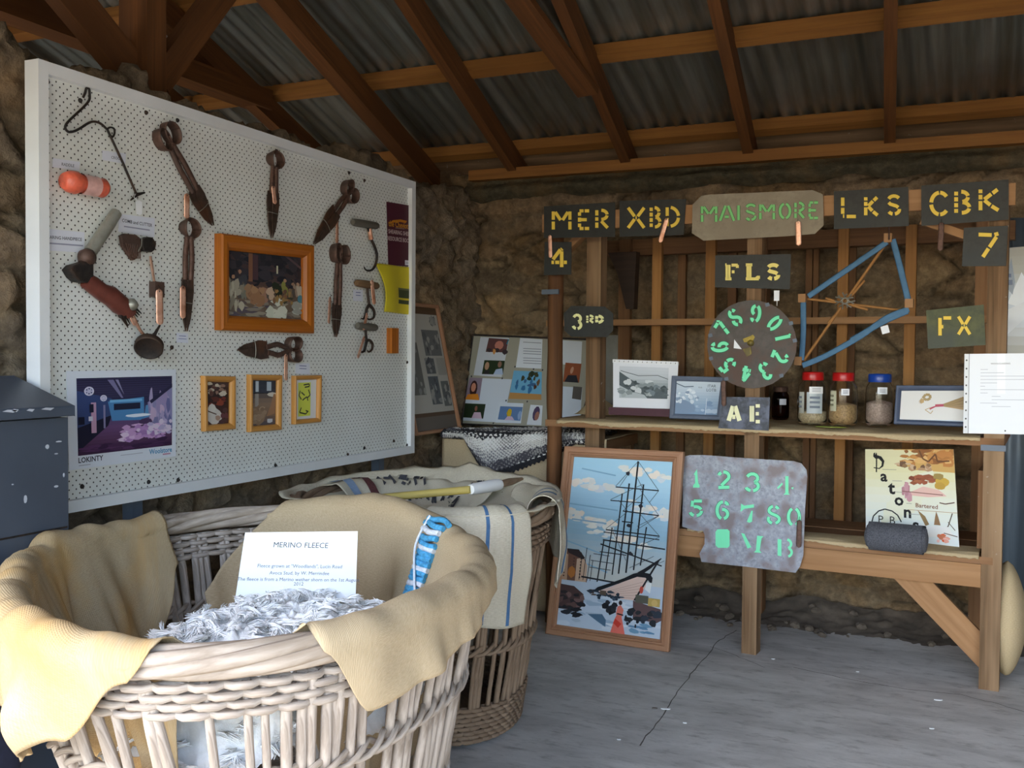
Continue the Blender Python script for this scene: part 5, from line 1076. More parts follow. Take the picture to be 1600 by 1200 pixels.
def basket(bk, t, mt, seed, N, bands, base_rows, rimr=.014, stake=.0105):
    rnd = random.Random(seed); ts = bk.even(N)
    m = MB()
    for i, a in enumerate(ts):
        for q in range(2 if rnd.random() < .35 else 1):
            a0 = a + rnd.uniform(-.7, .7) + q * 2.4; r0 = stake * rnd.uniform(.75, 1.25); da = rnd.uniform(-3, 3)
            P = [bk.p(a0 + da * (k / 8) , .02 + .95 * k / 8, .009 * noise.noise(V((a0, k * .5, seed)))) for k in range(9)]
            m.tube(P, [r0 * (1.05 - .25 * k / 8) for k in range(9)], 7)
    m.build('stake_wall', mt, t)
    def weave(mb, k0, r, lift=.02, amp=.014, phase=0, nN=None, ztw=0.0, t0=0, t1=360):
        A = [a for a in bk.even((nN or N) * 2) if t0 <= a <= t1]; P = []
        for i, a in enumerate(A):
            P.append(bk.p(a, k0 + .004 * noise.noise(V((a * .1, k0 * 50, seed))), amp * (1 if (i // 1 + phase) % 4 < 2 else -1) * (1 if True else 0)) + V((0, 0, ztw * math.sin(i * PI / 2 + phase * PI / 2))))
        if t0 == 0 and t1 == 360: P.append(P[0])
        mb.tube(P, [r * (1 + .25 * noise.noise(V((i * .2, k0 * 9, seed)))) for i in range(len(P))], 6)
    # top border: several thick rods laid and twisted over each other above close rows
    m = MB()
    for j in range(5):
        A = bk.even(150); P = []
        for i, a in enumerate(A + A[:1]):
            ph = i * .16 + j * 2 * PI / 5 + 1.2 * noise.noise(V((i * .05, j * 3, seed))); P.append(bk.p(a, 1.0, .023 * math.cos(ph)) + V((0, 0, .018 + .018 * math.sin(ph))))
        m.tube(P, [rimr * (1 + .22 * noise.noise(V((i * .11, j * 7, seed)))) for i in range(len(P))], 8)
    for j in range(4):
        for ph in (0, 2): weave(m, .962 - j * .026, .0075, amp=.014, phase=ph + j)
    m.build('rim', mt, t)
    for kb in bands:
        m = MB()
        for j in range(3):
            A = bk.even(N * 3); P = []
            for i, a in enumerate(A + A[:1]):
                ph = i * 2 * PI / 9 + j * 2 * PI / 3; P.append(bk.p(a, kb, .013 * math.cos(ph) + .004) + V((0, 0, .014 * math.sin(ph))))
            m.tube(P, .0068, 6)
        m.build('woven_band', mt, t)
    m = MB()
    for j in range(base_rows):
        for ph in (0, 2): weave(m, .03 + j * .021, .0072, amp=.012, phase=ph + j)
    m.grid(lambda a, b_: V((bk.bx, bk.by, .02)) + (bk.p(a * 360, .02) - V((bk.bx, bk.by, .02))) * b_, 40, 3)
    m.build('woven_base', mt, t)
B1 = Basket((-1.57, 1.95), ((-1.0, 1.5), (-.98, 1.7), (-.98, 1.9), (-1.0, 2.05), (-1.08, 2.22), (-1.24, 2.42), (-1.48, 2.58), (-1.72, 2.67), (-1.9, 2.66), (-2.05, 2.56), (-2.14, 2.4), (-2.165, 2.2), (-2.13, 1.95), (-2.05, 1.72), (-1.91, 1.58), (-1.72, 1.41), (-1.5, 1.29), (-1.32, 1.25), (-1.18, 1.29), (-1.07, 1.385)), .712, .67, (.03, .06))
B2 = Basket((-1.68, 3.1), ((-1.255, 2.9), (-1.25, 3.08), (-1.34, 3.30), (-1.57, 3.43), (-1.85, 3.46), (-2.08, 3.38), (-2.16, 3.12), (-2.10, 2.86), (-1.9, 2.80), (-1.6, 2.75), (-1.36, 2.76)), .705, .85, (-.03, -.03))
t1 = thing('willow_basket', (B1.bx, B1.by, 0), 'large bleached willow basket in front, lined with hessian and holding fleece', 'basket', 'willow baskets')
basket(B1, t1, WICK1, 3.0, 70, (.68, .34), 7, .014, .0122)
t2 = thing('willow_basket', (B2.bx, B2.by, 0), 'brown willow basket behind the fleece basket, draped with striped sacking', 'basket', 'willow baskets')
basket(B2, t2, WICK2, 5.0, 66, (.45,), 8, .012, .0090)

# cloth laid over a rim: runs up the inside, over the border and down the outside
def drape(bk, t0, t1, qin, qout, lift=.05, nu=120, nv=46, seed=1.0, folds=.02, thick=.03, fall=.75, hump=None, skew=None):
    """qin, qout: drop inside / outside as functions of s in 0..1 along the cloth"""
    def f(s, v):
        tt = t0 + (t1 - t0) * s; qi, qo = qin(s), qout(s); R = thick + .012; arcL = PI * R
        q = -qi + (qi + qo + arcL) * v          # <0 inside, 0..arcL over the top, then outside
        if skew: tt += skew(s) * min(1, max(0, -q / .2))
        wr = folds * (noise.noise(V((tt * .06, q * 2.2, seed))) + .6 * noise.noise(V((tt * .17, q * 3.5, seed + 5))))
        hp = hump(s, v) if hump else 0
        if q < 0:
            k = 1 - (-q) * .92 / bk.h; e = min(1, -q / .25)
            return bk.p(tt, max(.03, k), -R - .03 * e + wr * e * 1.6) + V((0, 0, lift * (1 - min(1, -q * 4)) * .3 + hp))
        if q <= arcL:
            th = q / R; return bk.p(tt, 1.0, -R * math.cos(th) + wr * .3) + V((0, 0, .018 + R * math.sin(th) * 1.0 + .5 * wr + hp))
        d = q - arcL; k = 1 - d * fall / bk.h
        return bk.p(tt, max(.05, k), R + .02 * min(1, d * 6) + wr * min(1, d * 8) * 1.4 + abs(wr) * .4 * min(1, d * 5)) + V((0, 0, .018 * max(0, 1 - d * 6)))
    L = 0
    P = [bk.p(t0 + (t1 - t0) * i / 20, 1) for i in range(21)]
    for i in range(20): L += (P[i + 1] - P[i]).length
    m = MB(); m.grid(f, nu, nv, uvs=lambda s, v: (s * L, (qin(s) + qout(s) + .1) * v))
    return m, f
ip = lambda xs, ys: (lambda s: interp(xs, ys, s))
# A: left end, spilling far down outside at the front
m, fA = drape(B1, 151, 301, ip([0, .10, .5, .8, .92, 1], [.10, .40, .48, .52, .40, .012]), ip([0, .1, .5, .66, .80, .90, .96, 1], [.03, .10, .34, .40, .30, .17, .03, -.115]), seed=2.0, folds=.042, nu=190, nv=70)
tag(m.build('hessian_sack', JUTEY, solid=.003), 'yellowish hessian sack hanging over the left end of the front basket', 'sack', 'hessian sacks over the baskets')
# B/C: from the back round to the right front corner
m, fB = drape(B1, -44, 124, ip([0, .06, .2, .55, .8, 1], [.012, .30, .46, .48, .44, .26]), ip([0, .012, .045, .11, .22, .33, .5, .88, .95, 1], [-.115, 0, .150, .13, .095, .05, .02, .015, -.03, -.12]), seed=7.0, folds=.022, nu=190, nv=60,
             hump=lambda s, v: .045 * math.exp(-((s - .80) / .12) ** 2), skew=lambda s: 20 * max(0, (s - .8) / .2))
tag(m.build('hessian_sack', JUTEP, solid=.003), 'tan hessian sack over the back and right side of the front basket', 'sack', 'hessian sacks over the baskets')
# fleece
def mound(a, b_):
    th = a * 2 * PI; r = b_; e = 2 / 2.6; c, d = sgp(math.cos(th), e), sgp(math.sin(th), e)
    x, y = -1.405 + .32 * c * r, 1.86 + .41 * d * r; p = V((x, y, 0))
    z = .545 + .085 * (1 - r ** 2.2) - .16 * max(0, r - .8) * 3
    z += .030 * noise.fractal(V((x * 9, y * 9, 2)), .8, 2.1, 3) + .040 * (.5 - abs(noise.noise(V((x * 20, y * 20, 9))))) + .022 * (.5 - abs(noise.noise(V((x * 44, y * 44, 4))))) + .010 * (.5 - abs(noise.noise(V((x * 95, y * 95, 6)))))
    return V((x, y, z))
m = MB(); m.grid(mound, 260, 110)
rnd = random.Random(4)
for k in range(700):
    a, b_ = rnd.random(), math.sqrt(rnd.random()); p0 = mound(a, b_) + V((0, 0, .002)); d = V((rnd.uniform(-1, 1), rnd.uniform(-1, 1), rnd.uniform(-.1, .35))).normalized(); sd = d.cross(V((0, 0, 1))).normalized(); L = rnd.uniform(.025, .06); c_ = rnd.uniform(-.02, .02); w_ = rnd.uniform(.006, .014)
    for q in range(13):
        o = sd * rnd.gauss(0, w_ * .5) + V((0, 0, rnd.gauss(-.001, .0025))); e = d + V((rnd.gauss(0, .16), rnd.gauss(0, .16), rnd.gauss(0, .12))); P = []
        for i in range(5): u = i / 4; P.append(p0 + o * (1 - .5 * u) + e * (L * (u - .4)) + sd * (c_ * math.sin(u * PI) + .002 * math.sin(u * 9 + q)) + V((0, 0, .006 * math.sin(u * PI))))
        m.tube(P, [.0013, .0018, .0018, .0014, .0005], 3, 1, caps=False)
tag(m.build('fleece', [WOOL, WOOLF]), 'loose white raw fleece heaped inside the front basket', 'fleece')
# card standing in the fleece
BLc, BRc = atZ(364, 975, .56), atZ(553, 975, .56); nrm = (CAM - (BLc + BRc) / 2); nrm.z = 0; nrm.normalize()
def oncard(x, y): return hit(x, y, (BLc + BRc) / 2, nrm + V((0, 0, .22)))
m = MB(); q4 = [oncard(x, y) for x, y in ((383, 832), (559, 830), (554, 985), (360, 985))]; sheet(m, *q4, .0015, 0, lin('f2f5f7')); P = Pic(m, *q4)
P.text('MERINO FLEECE', .50, .86, .0195, '4c5055', sx=1.0); ln = ['Fleece grown at "Woodlands", Lucin Road', 'Avoca Stud, by W. Merrindee', 'The fleece is from a Merino wether shorn on the 1st August', '2012']
for k, (s_, v) in enumerate(zip(ln, (.645, .575, .51, .465))): P.text(s_, .51, v, .0125, '6c7078', sx=1.0)
tag(m.build('fleece_card', PRINT), 'white card headed MERINO FLEECE standing in the fleece', 'card')
# blue and white yarn tucked between the sack folds at the back right of the front basket
def onfold(x, y, z=None, Y=None): return atZ(x, y, z)
t = thing('yarn_hank', fB(.62, .45) + V((0, 0, .01)), 'blue and white yarn hank tucked into the hessian behind the fleece', 'yarn')
yb = plain('blue_yarn', '4a9cc8', .9, 0, .2, 120, .6); yw = plain('white_yarn', 'd4d8de', .9, 0, .1, 120, .6)
def onB(s_, v, lift=.008):
    p = fB(s_, v); n_ = (fB(s_ + .01, v) - p).cross(fB(s_, v + .02) - p).normalized(); n_ = n_ if n_.dot(CAM - p) > 0 else -n_; return p + n_ * lift
for k in range(15):
    m = MB(); v = .83 - k * .022; w_ = .034 * (1 - .025 * k); P_ = [onB(.625 + w_ * u, v + .012 * noise.noise(V((k, u, 2))) - .01 * u, .010 + .012 * (1 - u * u)) for u in (-1, -.8, -.5, -.15, .2, .55, .85, 1)]
    m.tube(P_, .0088, 7); m.build('strand', yw if k in (2, 5, 9, 12) else yb, t)
m = MB(); m.tube(smooth_path([onB(.645, .82, .03), onB(.64, .72, .036), onB(.615, .6, .034), onB(.60, .52, .02)], 5), .0035, 6); m.build('tie', yw, t)
a, b_ = onB(.612, .53, .022), onB(.632, .38, .012); nb = (b_ - a).cross(V((.3, 1, .2))).normalized(); sb = (b_ - a).cross(nb).normalized(); m = MB(); m.box((a + b_) / 2, b_ - a, sb * .022, nb * .005, 0); m.box((a + b_) / 2 + nb * .003 * (1 if nb.dot(CAM - a) > 0 else -1), (b_ - a) * .98, sb * .007, nb * .002, 1)
tag(m.build('red_strip', [plain('dark_red_strip', '8a3040', .6, 0, .05), yw]), 'short red and white strip lying below the blue yarn', 'strip')

# rear basket: pale striped sack pushed inside and folded over
m = MB()
def inner(s, v):
    # a slack sheet over the whole basket, sagging in the middle, raised at the back
    a = s * 360; p = B2.p(a, 1.0, .05 * v - .0); c = V((B2.cx, B2.cy, .60)); r = v
    q = c + (p - c) * r; back = max(0, math.sin(math.radians(a)))
    z = .66 + .08 * r ** 3 + .07 * back * r ** 2 + .02 * noise.noise(V((q.x * 6, q.y * 6, 3))) + .012 * noise.noise(V((q.x * 17, q.y * 15, 8)))
    if r > .93: z = max(z, B2.h + .052 + .04 * back + .01 * noise.noise(V((a * .1, 0, 3))))
    return V((q.x, q.y, z))
m.grid(inner, 120, 40, uvs=lambda s, v: (s * 3.0, v * .5))
t = thing('wool_sack', V((B2.cx, B2.cy, .66)), 'pale grey sack with blue stripes and dark stencilled writing, lining the rear basket', 'sack', 'hessian sacks over the baskets')
m.build('lining', SACKC, t, solid=.003)
STRIPE = plain('blue_stripe', '44688e', .9, 0, .08, 60)
def lay(seed, t0, t1, qi, qo, bluep_, nu=60, nv=50, folds=.012, name='fold'):
    m, f = drape(B2, t0, t1, qi, qo, seed=seed, folds=folds, thick=.042, nu=nu, nv=nv)
    ob = m.build(name, SACKC, t, solid=.003)
    for (sa, w) in bluep_:
        mm = MB(); mm.grid(lambda u, v: f(sa + w * (u - .5), v) + (f(min(1, sa + .02), v) - f(sa, v)).cross(f(sa, min(1, v + .02)) - f(sa, v)).normalized() * .004 * (-1), 2, 60)
        # keep the stripe on the outer face
        mm.build('blue_stripe', STRIPE, ob)
    return f
lay(4.0, -62, -26, ip([0, 1], [.25, .25]), ip([0, .3, .75, 1], [.20, .36, .40, .40]), [(.56, .03), (.78, .03)])
lay(9.0, -3, 52, ip([0, 1], [.2, .2]), ip([0, .25, .6, 1], [.28, .34, .24, .06]), [(.30, .03), (.40, .02)], folds=.02)
m = MB()
def backflap(s, v):
    p = B2.p(60 + 116 * s, 1.0, .03); return p + V((0, 0, .040 + .022 * math.sin(PI * min(1, v)) * (.8 + .3 * noise.noise(V((s * 4, 1, 1)))) + .0)) + (V((B2.cx, B2.cy, p.z)) - p).normalized() * (.30 * v - .05) + V((0, 0, -.16 * max(0, v - .45))) + V((0, 0, .014 * noise.noise(V((s * 9, v * 5, 6)))))
m.grid(backflap, 70, 30, uvs=lambda s, v: (s * 1.3, v * .4)); BF = m.build('back_fold', SACKC, t, solid=.003)
def onflap(s, v, lift=.006):
    p = backflap(s, v); a = backflap(min(1, s + .01), v) - p; b_ = backflap(s, min(1, v + .02)) - p; n_ = a.cross(b_).normalized(); n_ = n_ if n_.z > 0 else -n_; return p + n_ * lift
def letter(ch_pts, s0, v0, w, h, m): 
    for st in ch_pts:
        pts = [(s0 - w * u, v0 + h * (1 - y)) for u, y in st]
        for i in range(len(pts) - 1):
            a, b_ = pts[i], pts[i + 1]; A, Bq = onflap(*a), onflap(*b_); d = (Bq - A).normalized(); sd = d.cross(V((-.3, -.8, .5))).normalized() * .006
            m.face([A - sd, Bq - sd, Bq + sd, A + sd])
INK = plain('black_ink', '34343a', .9, 0, .1)
def ink(g, *a): mm = MB(); letter(g, *a, mm); mm.build('stencilled_letter', INK, BF)
for k, ch in enumerate('HSM'): ink(G[ch] if ch != 'H' else [[(0, 0), (0, 1)], [(1, 0), (1, 1)], [(.2, .5), (.8, .5)]], .74 - k * .07, .30, .045, .26)
for k, ch in enumerate('0DA4S4'): ink(G[ch], .66 - k * .07, .72, .05, .24)
for k in range(2): ink(G['C'], .24 - k * .11, .34, .06, .24)
m = MB(); m.grid(lambda u, v: onflap(.90 + .05 * u - .0 * v, v * .9, .005), 6, 16); m.build('blue_stripe', plain('blue_band_cloth', '7f93ac', .9, 0, .08, 60), BF)
m = MB(); m.grid(lambda u, v: onflap(.80 + .045 * u, .25 + v * .6, .006), 6, 16); m.build('red_label', plain('dark_red_print', '5a2f30', .9, 0, .2, 90), BF)
# stick lying across the rear basket
a, b_ = atY(478, 792, 2.82), atZ(735, 765, .81); c_, d_ = atZ(780, 757, .81), atZ(815, 748, .815)
t = thing('taped_stick', (a + d_) / 2, 'yellowish wooden stick with a white taped end lying across the rear basket', 'stick')
m = MB(); m.tube([a, a.lerp(b_, .5) + V((0, 0, .004)), b_], .013, 12); m.build('handle', STICKW, t)
m = MB(); m.tube([b_, b_.lerp(c_, .1), c_.lerp(b_, .15), c_], [.016, .019, .021, .019], 14); m.build('tape', WHITEP, t)['label'] = 'white tape'
m = MB(); m.tube([c_, c_.lerp(d_, .5), d_], [.016, .018, .008], 10, flat=((0, 0, 1), .7)); m.build('tip', WICK2, t)

# ------------------------------------------------------------------ hessian covered table with its displays, in the corner
TZ = .855; m = MB(); ty = 4.45
def tc(s, v):
    # v 0..1 top from the back to the front edge, then down the front
    x = -2.345 + .865 * s
    if v < .5: return V((x, 4.98 - (4.98 - ty) * v * 2, TZ + .004 * noise.noise(V((x * 6, v * 8, 1)))))
    d = (v - .5) * 2; return V((x, ty - .012 - .02 * d + .010 * noise.noise(V((x * 5, d, 4))) * d, TZ - d * (TZ - .02)))
t = thing('covered_table', V((-1.95, 4.7, 0)), 'table in the corner hidden under a hessian cover', 'table')
m.grid(tc, 60, 60, uvs=lambda s, v: (s * .92, v * 1.4))
m.build('cover', JUTEP, t, solid=.003)
m = MB(); m.aabb((-2.335, ty + .01, .80), (-1.49, 4.97, TZ - .006)); m.build('top', BENCHW, t)
for x in (-2.32, -1.56):
    for y in (ty + .05, 4.92): m = MB(); m.aabb((x, y, 0), (x + .05, y + .05, .80)); m.build('leg', BENCHW, t)
# newspaper board leaning on the left wall
p1 = atZ(718, 671, TZ + .004); p2 = hit(683, 477, (-2.40, 0, TZ + .0), (1, 0, 0)); 
topY = p2.y; m = MB(); q4 = [V((-2.405, topY - .47, p2.z)), V((-2.405, topY, p2.z)), V((p1.x, p1.y, p1.z)), V((p1.x, p1.y - .47, p1.z))]
t = thing('newspaper_board', (q4[2] + q4[3]) / 2, 'framed board of old newspaper pages leaning on the left wall', 'display')
sheet(m, *q4, .012, 0, lin('4a3a2e')); P = Pic(m, *q4); P.rect(0, .0, 1, 1, '5a4634'); P.rect(.02, .16, .955, .92, 'b2b0a8'); P.rect(.02, .0, .97, .13, '6a625a')
for a, b_, c_, d_, cl in ((.55, .60, .92, .80, '6a6c6c'), (.78, .84, .9, .9, '707070'), (.50, .22, .72, .44, '5a5e62'), (.76, .20, .93, .40, '666a68'), (.05, .3, .4, .7, '6c6c68'), (.5, .46, .7, .58, '5e6062')): P.rect(a, b_, c_, d_, cl); P.daub(14, (a + .02, b_ + .02, c_ - .02, d_ - .02), ['4a4c50', '8a8c8a', '5c5e60', '9a9a94'], .03, .03)
for k in range(26): P.rect(.75, .45 + k * .0052, .94, .4525 + k * .0052, '8e8c86')
m.build('panel', PRINT, t)
m = MB(); moulding(m, *q4, .018, .016); m.build('frame', FRAMEM, t)
# folding photo board
ZC = TZ + .012; yb_ = 4.88
bl, br = hit(720, 664, (0, yb_, 0), (0, 1, 0)), hit(905, 672, (0, yb_, 0), (0, 1, 0)); tl, tr = hit(738, 522, (0, 4.955, 0), (0, 1, 0)), hit(945, 530, (0, 4.955, 0), (0, 1, 0))
m = MB(); sheet(m, tl, tr, br, bl, .008, 0, lin('9c9a8c')); P = Pic(m, tl, tr, br, bl)
t = thing('photo_board', (bl + br) / 2, 'grey pinboard of family photos and notes propped at the back of the covered table', 'display')
def pw(x, y):
    p = hit(x, y, bl, (br - bl).cross(tl - bl)); W = br - bl; Hv = tl - bl
    # solve in the skewed rectangle
    v = (p - bl).dot(V((0, 0, 1))) / Hv.z; l_ = bl.lerp(tl, v); r_ = br.lerp(tr, v); return ((p - l_).dot(r_ - l_) / (r_ - l_).length_squared, v)
def pq(q, c): P.poly([pw(x, y) for x, y in q], c)
pq(((751, 526), (796, 526), (784, 588), (740, 586)), 'c3c9d2'); pq(((734, 590), (800, 591), (786, 660), (722, 657)), 'c9d2de'); pq(((813, 525), (848, 526), (846, 573), (806, 572)), 'd6dde6'); pq(((874, 526), (910, 527), (908, 566), (880, 565)), 'cfd6de'); pq(((780, 628), (818, 629), (814, 661), (774, 660)), 'cdd6e2'); pq(((829, 631), (848, 632), (846, 664), (823, 663)), 'd2d8e0')
pq(((872, 600), (910, 602), (908, 668), (868, 664)), 'c8d2de')
pq(((764, 527), (795, 528), (791, 549), (759, 549)), '5a3a3a'); P.blob(*pw(780, 538), .035, .05, 'b87868'); P.daub(4, (*pw(762, 548), *pw(790, 545)), ['c88a4a', '382c30', '8a6a5a'], .02, .03); P.line(pw(795, 528), pw(792, 536), .006, '2a7a94')
pq(((757, 562), (789, 562), (786, 584), (753, 584)), '23331c'); P.blob(*pw(761, 571), .018, .045, 'b08a70'); P.blob(*pw(781, 568), .016, .035, '8a6858'); pq(((771, 584), (775, 576), (785, 574), (786, 584)), 'a8bcd8'); pq(((755, 584), (758, 578), (765, 578), (764, 584)), '2a2428')
pq(((734, 590), (754, 590), (749, 625), (726, 624)), '8c7c8c'); P.blob(*pw(740, 607), .032, .09, '3a1c1c', 12); P.blob(*pw(740, 605), .02, .05, 'cc8a70', 10); pq(((727, 624), (731, 616), (747, 615), (749, 625)), 'd88628')
pq(((725, 630), (759, 631), (755, 654), (720, 652)), '22301c'); P.blob(*pw(744, 638), .012, .03, '8a5a48'); pq(((737, 653), (741, 644), (751, 644), (753, 654)), 'cbb0c4')
pq(((803, 577), (847, 578), (846, 623), (795, 622)), '6aa8cc'); pq(((797, 612), (846, 614), (846, 623), (795, 622)), 'b0844c'); P.daub(10, (*pw(800, 606), *pw(846, 592)), ['38608c', '4a2c1c', '2f6a9a', '6a4a2c'], .02, .035); P.daub(8, (*pw(802, 590), *pw(840, 580)), ['1f2c1c', '3a3a20'], .016, .03)
pq(((782, 634), (817, 635), (813, 657), (778, 655)), '5a7aa8'); P.blob(*pw(796, 645), .02, .06, 'c8a820', 8, .2); P.blob(*pw(812, 648), .014, .05, '8aa4cc', 8, .2); pq(((788, 656), (793, 650), (800, 650), (804, 656)), 'c8b0c8')
P.blob(*pw(838, 645), .028, .08, '4a3a5c', 10); P.blob(*pw(839, 649), .018, .05, '9a6a5c', 10)
pq(((884, 562), (909, 563), (905, 594), (880, 593)), '8a4a28'); P.blob(*pw(894, 574), .012, .04, 'b88a70'); pq(((882, 593), (888, 582), (901, 582), (904, 594)), '1c1c26'); pq(((896, 600), (910, 601), (908, 622), (894, 620)), '54504c')
for y in (531, 541, 545, 549, 556, 560, 564): pq(((818, y), (846, y + .4), (846, y + 1.6), (817.5, y + 1.2)), '9298a4')
for x, y in ((751, 523), (796, 524), (805, 571), (737, 588), (785, 590), (834, 574), (848, 575), (791, 625), (824, 626), (771, 661)): P.blob(*pw(x, y), .006, .011, '3a3a40', 8)
m.build('panel', PRINT, t)
m = MB(); moulding(m, tl, tr, br, bl, .010, .006); m.build('edge', BLACKI, t)
m = MB(); m.prism([(0, 0), (.17, 0), (.16, .52), (.05, .52)], br + SX * .0 + V((.01, .0, -.02)), V((.96, -.28, 0)), V((.1, .12, 1)).normalized(), (0, .008, 0)); m.build('side_wing', plain('grey_board', '8f8f88', .8, 0, .05), t)
# crocheted blanket: black, grey and white squares, hanging over the table front
m = MB(); bw, dk_, gr = lin('d8d6d2'), lin('2c2c30'), lin('8d8b88')
pts_top = [atZ(x, y, TZ + .012) for x, y in ((658, 684), (712, 678), (776, 668), (838, 674))]
def bl_(s, v):
    x = -2.335 + .80 * s; tongue = max(0, 1 - abs((s - .31) / (.15 if s < .31 else .52))); drop = .03 + .20 * tongue ** .8 if s < .9 else .03
    if v < .5: d = (.5 - v) * 2; return V((x + .02 * noise.noise(V((s * 8, v * 8, 2))), ty - .02 + .34 * d * (.30 + .70 * min(1, s * 2.6)), TZ + .012 + .016 * abs(noise.noise(V((s * 11, v * 9, 5)))) + .045 * math.exp(-((s - .80) / .09) ** 2) * d))
    d = (v - .5) * 2; return V((x + .05 * d * (s - .1), ty - .03 - .022 * math.sin(PI * min(1, d)) - .010 * noise.noise(V((s * 9, d * 3, 7))), TZ + .010 - drop * d))
def blc(s, v):
    if v > .92 or s < .015 or s > .985: return dk_
    g = v * 1.9 + .55 * s + .02 * math.sin(s * 150); k = int(g * 4) % 4; fr_ = (g * 4) % 1
    px_ = s * 30; spot = ((px_ + (0.5 if int(v * 26) % 2 else 0)) % 1 - .5) ** 2 / .09 + ((v * 26) % 1 - .5) ** 2 / .10
    if k == 0: return bw if spot < 1 else dk_
    if k == 1: return bw if math.sin(s * 260) * math.sin(v * 150) > -.35 else gr
    if k == 2: return lin('c9c6c0') if math.sin(s * 260) * math.sin(v * 150) > -.2 else lin('77757a')
    return lin('4c4a50') if math.sin(s * 200) * math.sin(v * 120) > -.3 else gr
m.grid(lambda s, v: bl_(s, v) + V((0, -.003, .004)) * math.sin(s * 240) * math.sin(v * 140), 260, 130, colfn=blc)
tag(m.build('crochet_blanket', PRINT, solid=.004), 'black, grey and white crocheted blanket hanging over the table edge', 'blanket')

# ------------------------------------------------------------------ framed ship tapestry leaning on the shelf front
BLs, BRs = atZ(855, 989, .001), atZ(1047, 1018, .001)
fw = (BRs - BLs); nn = V((-fw.y, fw.x, 0)).normalized()
TLs, TRs = hit(885, 697, BLs + nn * .075, nn), hit(1070, 706, BRs + nn * .075, nn)
t = thing('framed_tapestry', (BLs + BRs) / 2, 'tall wood-framed stitched picture of a sailing ship, leaning against the bench', 'framed picture')
m = MB(); moulding(m, TLs, TRs, BRs, BLs, .046, .024, steps=2); sheet(m, TLs, TRs, BRs, BLs, .004); m.build('frame', FRAMEM, t)
a = inset(TLs, TRs, BRs, BLs, .043, .003); m = MB(); sheet(m, *a, .002, 0, lin('a8cfe0')); P = Pic(m, *a)
P.grad(0, .27, 1, 1, ['c4c4bc', 'b4c0c4', '94b8cc', 'a0c8de', 'b0d4e4', 'a6d0e4'], 24); P.rect(0, 0, 1, .29, 'b4c2d0')
def cloud(pts, c): P.poly(pts, c)
for y, n_, cs_ in ((.86, 26, (0, .5)), (.66, 30, (0, .45)), (.95, 16, (.5, 1)), (.74, 18, (.6, 1)), (.58, 18, (.2, .8))):
    for k in range(n_): u = cs_[0] + (cs_[1] - cs_[0]) * random.random(); P.blob(u, y - (u - cs_[0]) * .12 + random.uniform(-.02, .025), random.uniform(.03, .07), random.uniform(.008, .02), random.choice(['e6e4da', 'dcdcd4', 'ece0d0', 'd2dade']), 8, .25)
for a_, b_ in (((.0, .72), (.5, .70)), ((.05, .63), (.4, .62)), ((.0, .42), (.45, .34)), ((.02, .50), (.4, .44)), ((.1, .93), (.45, .90))): P.line(a_, b_, .006, '88b0c8')
P.poly([(0, .27), (0, .455), (.10, .452), (.18, .44), (.23, .39), (.26, .27)], '6a4a3c'); P.poly([(0, .27), (0, .43), (.05, .42), (.06, .27)], 'b08e74'); P.poly([(.14, .27), (.14, .40), (.2, .41), (.25, .37), (.25, .27)], 'c2a48c'); P.poly([(.03, .455), (.15, .455), (.22, .41), (.20, .40), (.05, .43)], '2c2224')
for k in range(7):
    for j in range(3): P.rect(.015 + .07 * j + (.02 if j else 0), .29 + k * .018, .03 + .07 * j + (.02 if j else 0), .298 + k * .018, '4a342c')
P.blob(.1, .32, .04, .03, 'a86a30', 8, .2); P.poly([(.2, .295), (.6, .28), (.6, .29), (.2, .305)], '22262c')
BK = '1c2026'
def mast(u0, v0, u1, v1, w=.006): P.line((u0, v0), (u1, v1), w, BK)
for u, v1 in ((.18, .42), (.22, .47), (.26, .43), (.29, .40)): mast(u, .28, u + .01, v1, .003)
for u, v0, v1, w in ((.36, .28, .52, .006), (.43, .3, .60, .005), (.50, .33, .80, .006), (.56, .34, .86, .007), (.63, .35, .99, .008), (.70, .37, .86, .007), (.76, .40, .62, .006)): mast(u, v0, u + .03, v1, w)
for (a_, b_, w) in (((.46, .835), (.88, .83), .005), ((.42, .755), (.74, .755), .004), ((.55, .70), (.90, .69), .005), ((.40, .585), (.92, .575), .005), ((.38, .57), (.92, .555), .004), ((.38, .525), (.98, .505), .006), ((.36, .50), (.96, .41), .006), ((.36, .455), (.62, .45), .004), ((.28, .40), (.5, .395), .003), ((.3, .44), (.46, .435), .003), ((.27, .36), (.48, .355), .003), ((.55, .64), (.66, .638), .005)): P.line(a_, b_, w, BK if w > .0035 else '3a3c42')
for a_, b_ in (((.66, .99), (.46, .84)), ((.66, .99), (.88, .83)), ((.72, .86), (.42, .76)), ((.70, .83), (.90, .69)), ((.72, .80), (.55, .70)), ((.9, .69), (.7, .6)), ((.72, .69), (.92, .575)), ((.6, .70), (.40, .59)), ((.92, .57), (.7, .5)), ((.45, .6), (.62, .42)), ((.88, .46), (.66, .38)), ((.7, .62), (.9, .69)), ((.5, .76), (.6, .70)), ((.8, .76), (.88, .83)), ((.5, .84), (.58, .92)), ((.66, .9), (.72, .84)), ((.98, .44), (.86, .40))): P.line(a_, b_, .0022, '4a4e54')
for u, v in ((.57, .915), (.62, .62), (.66, .46), (.72, .735)): P.blob(u, v, .022, .012, '2a2a32', 7, .3)
P.poly([(.33, .225), (.37, .25), (.50, .285), (.62, .32), (.70, .35), (.78, .365), (.86, .36), (.88, .34), (.86, .31), (.84, .33), (.74, .335), (.62, .30), (.5, .265), (.37, .225)], '15181e'); P.poly([(.37, .225), (.5, .262), (.62, .30), (.74, .335), (.82, .335), (.84, .30), (.80, .255), (.72, .195), (.6, .195), (.5, .2)], 'd8bcae')
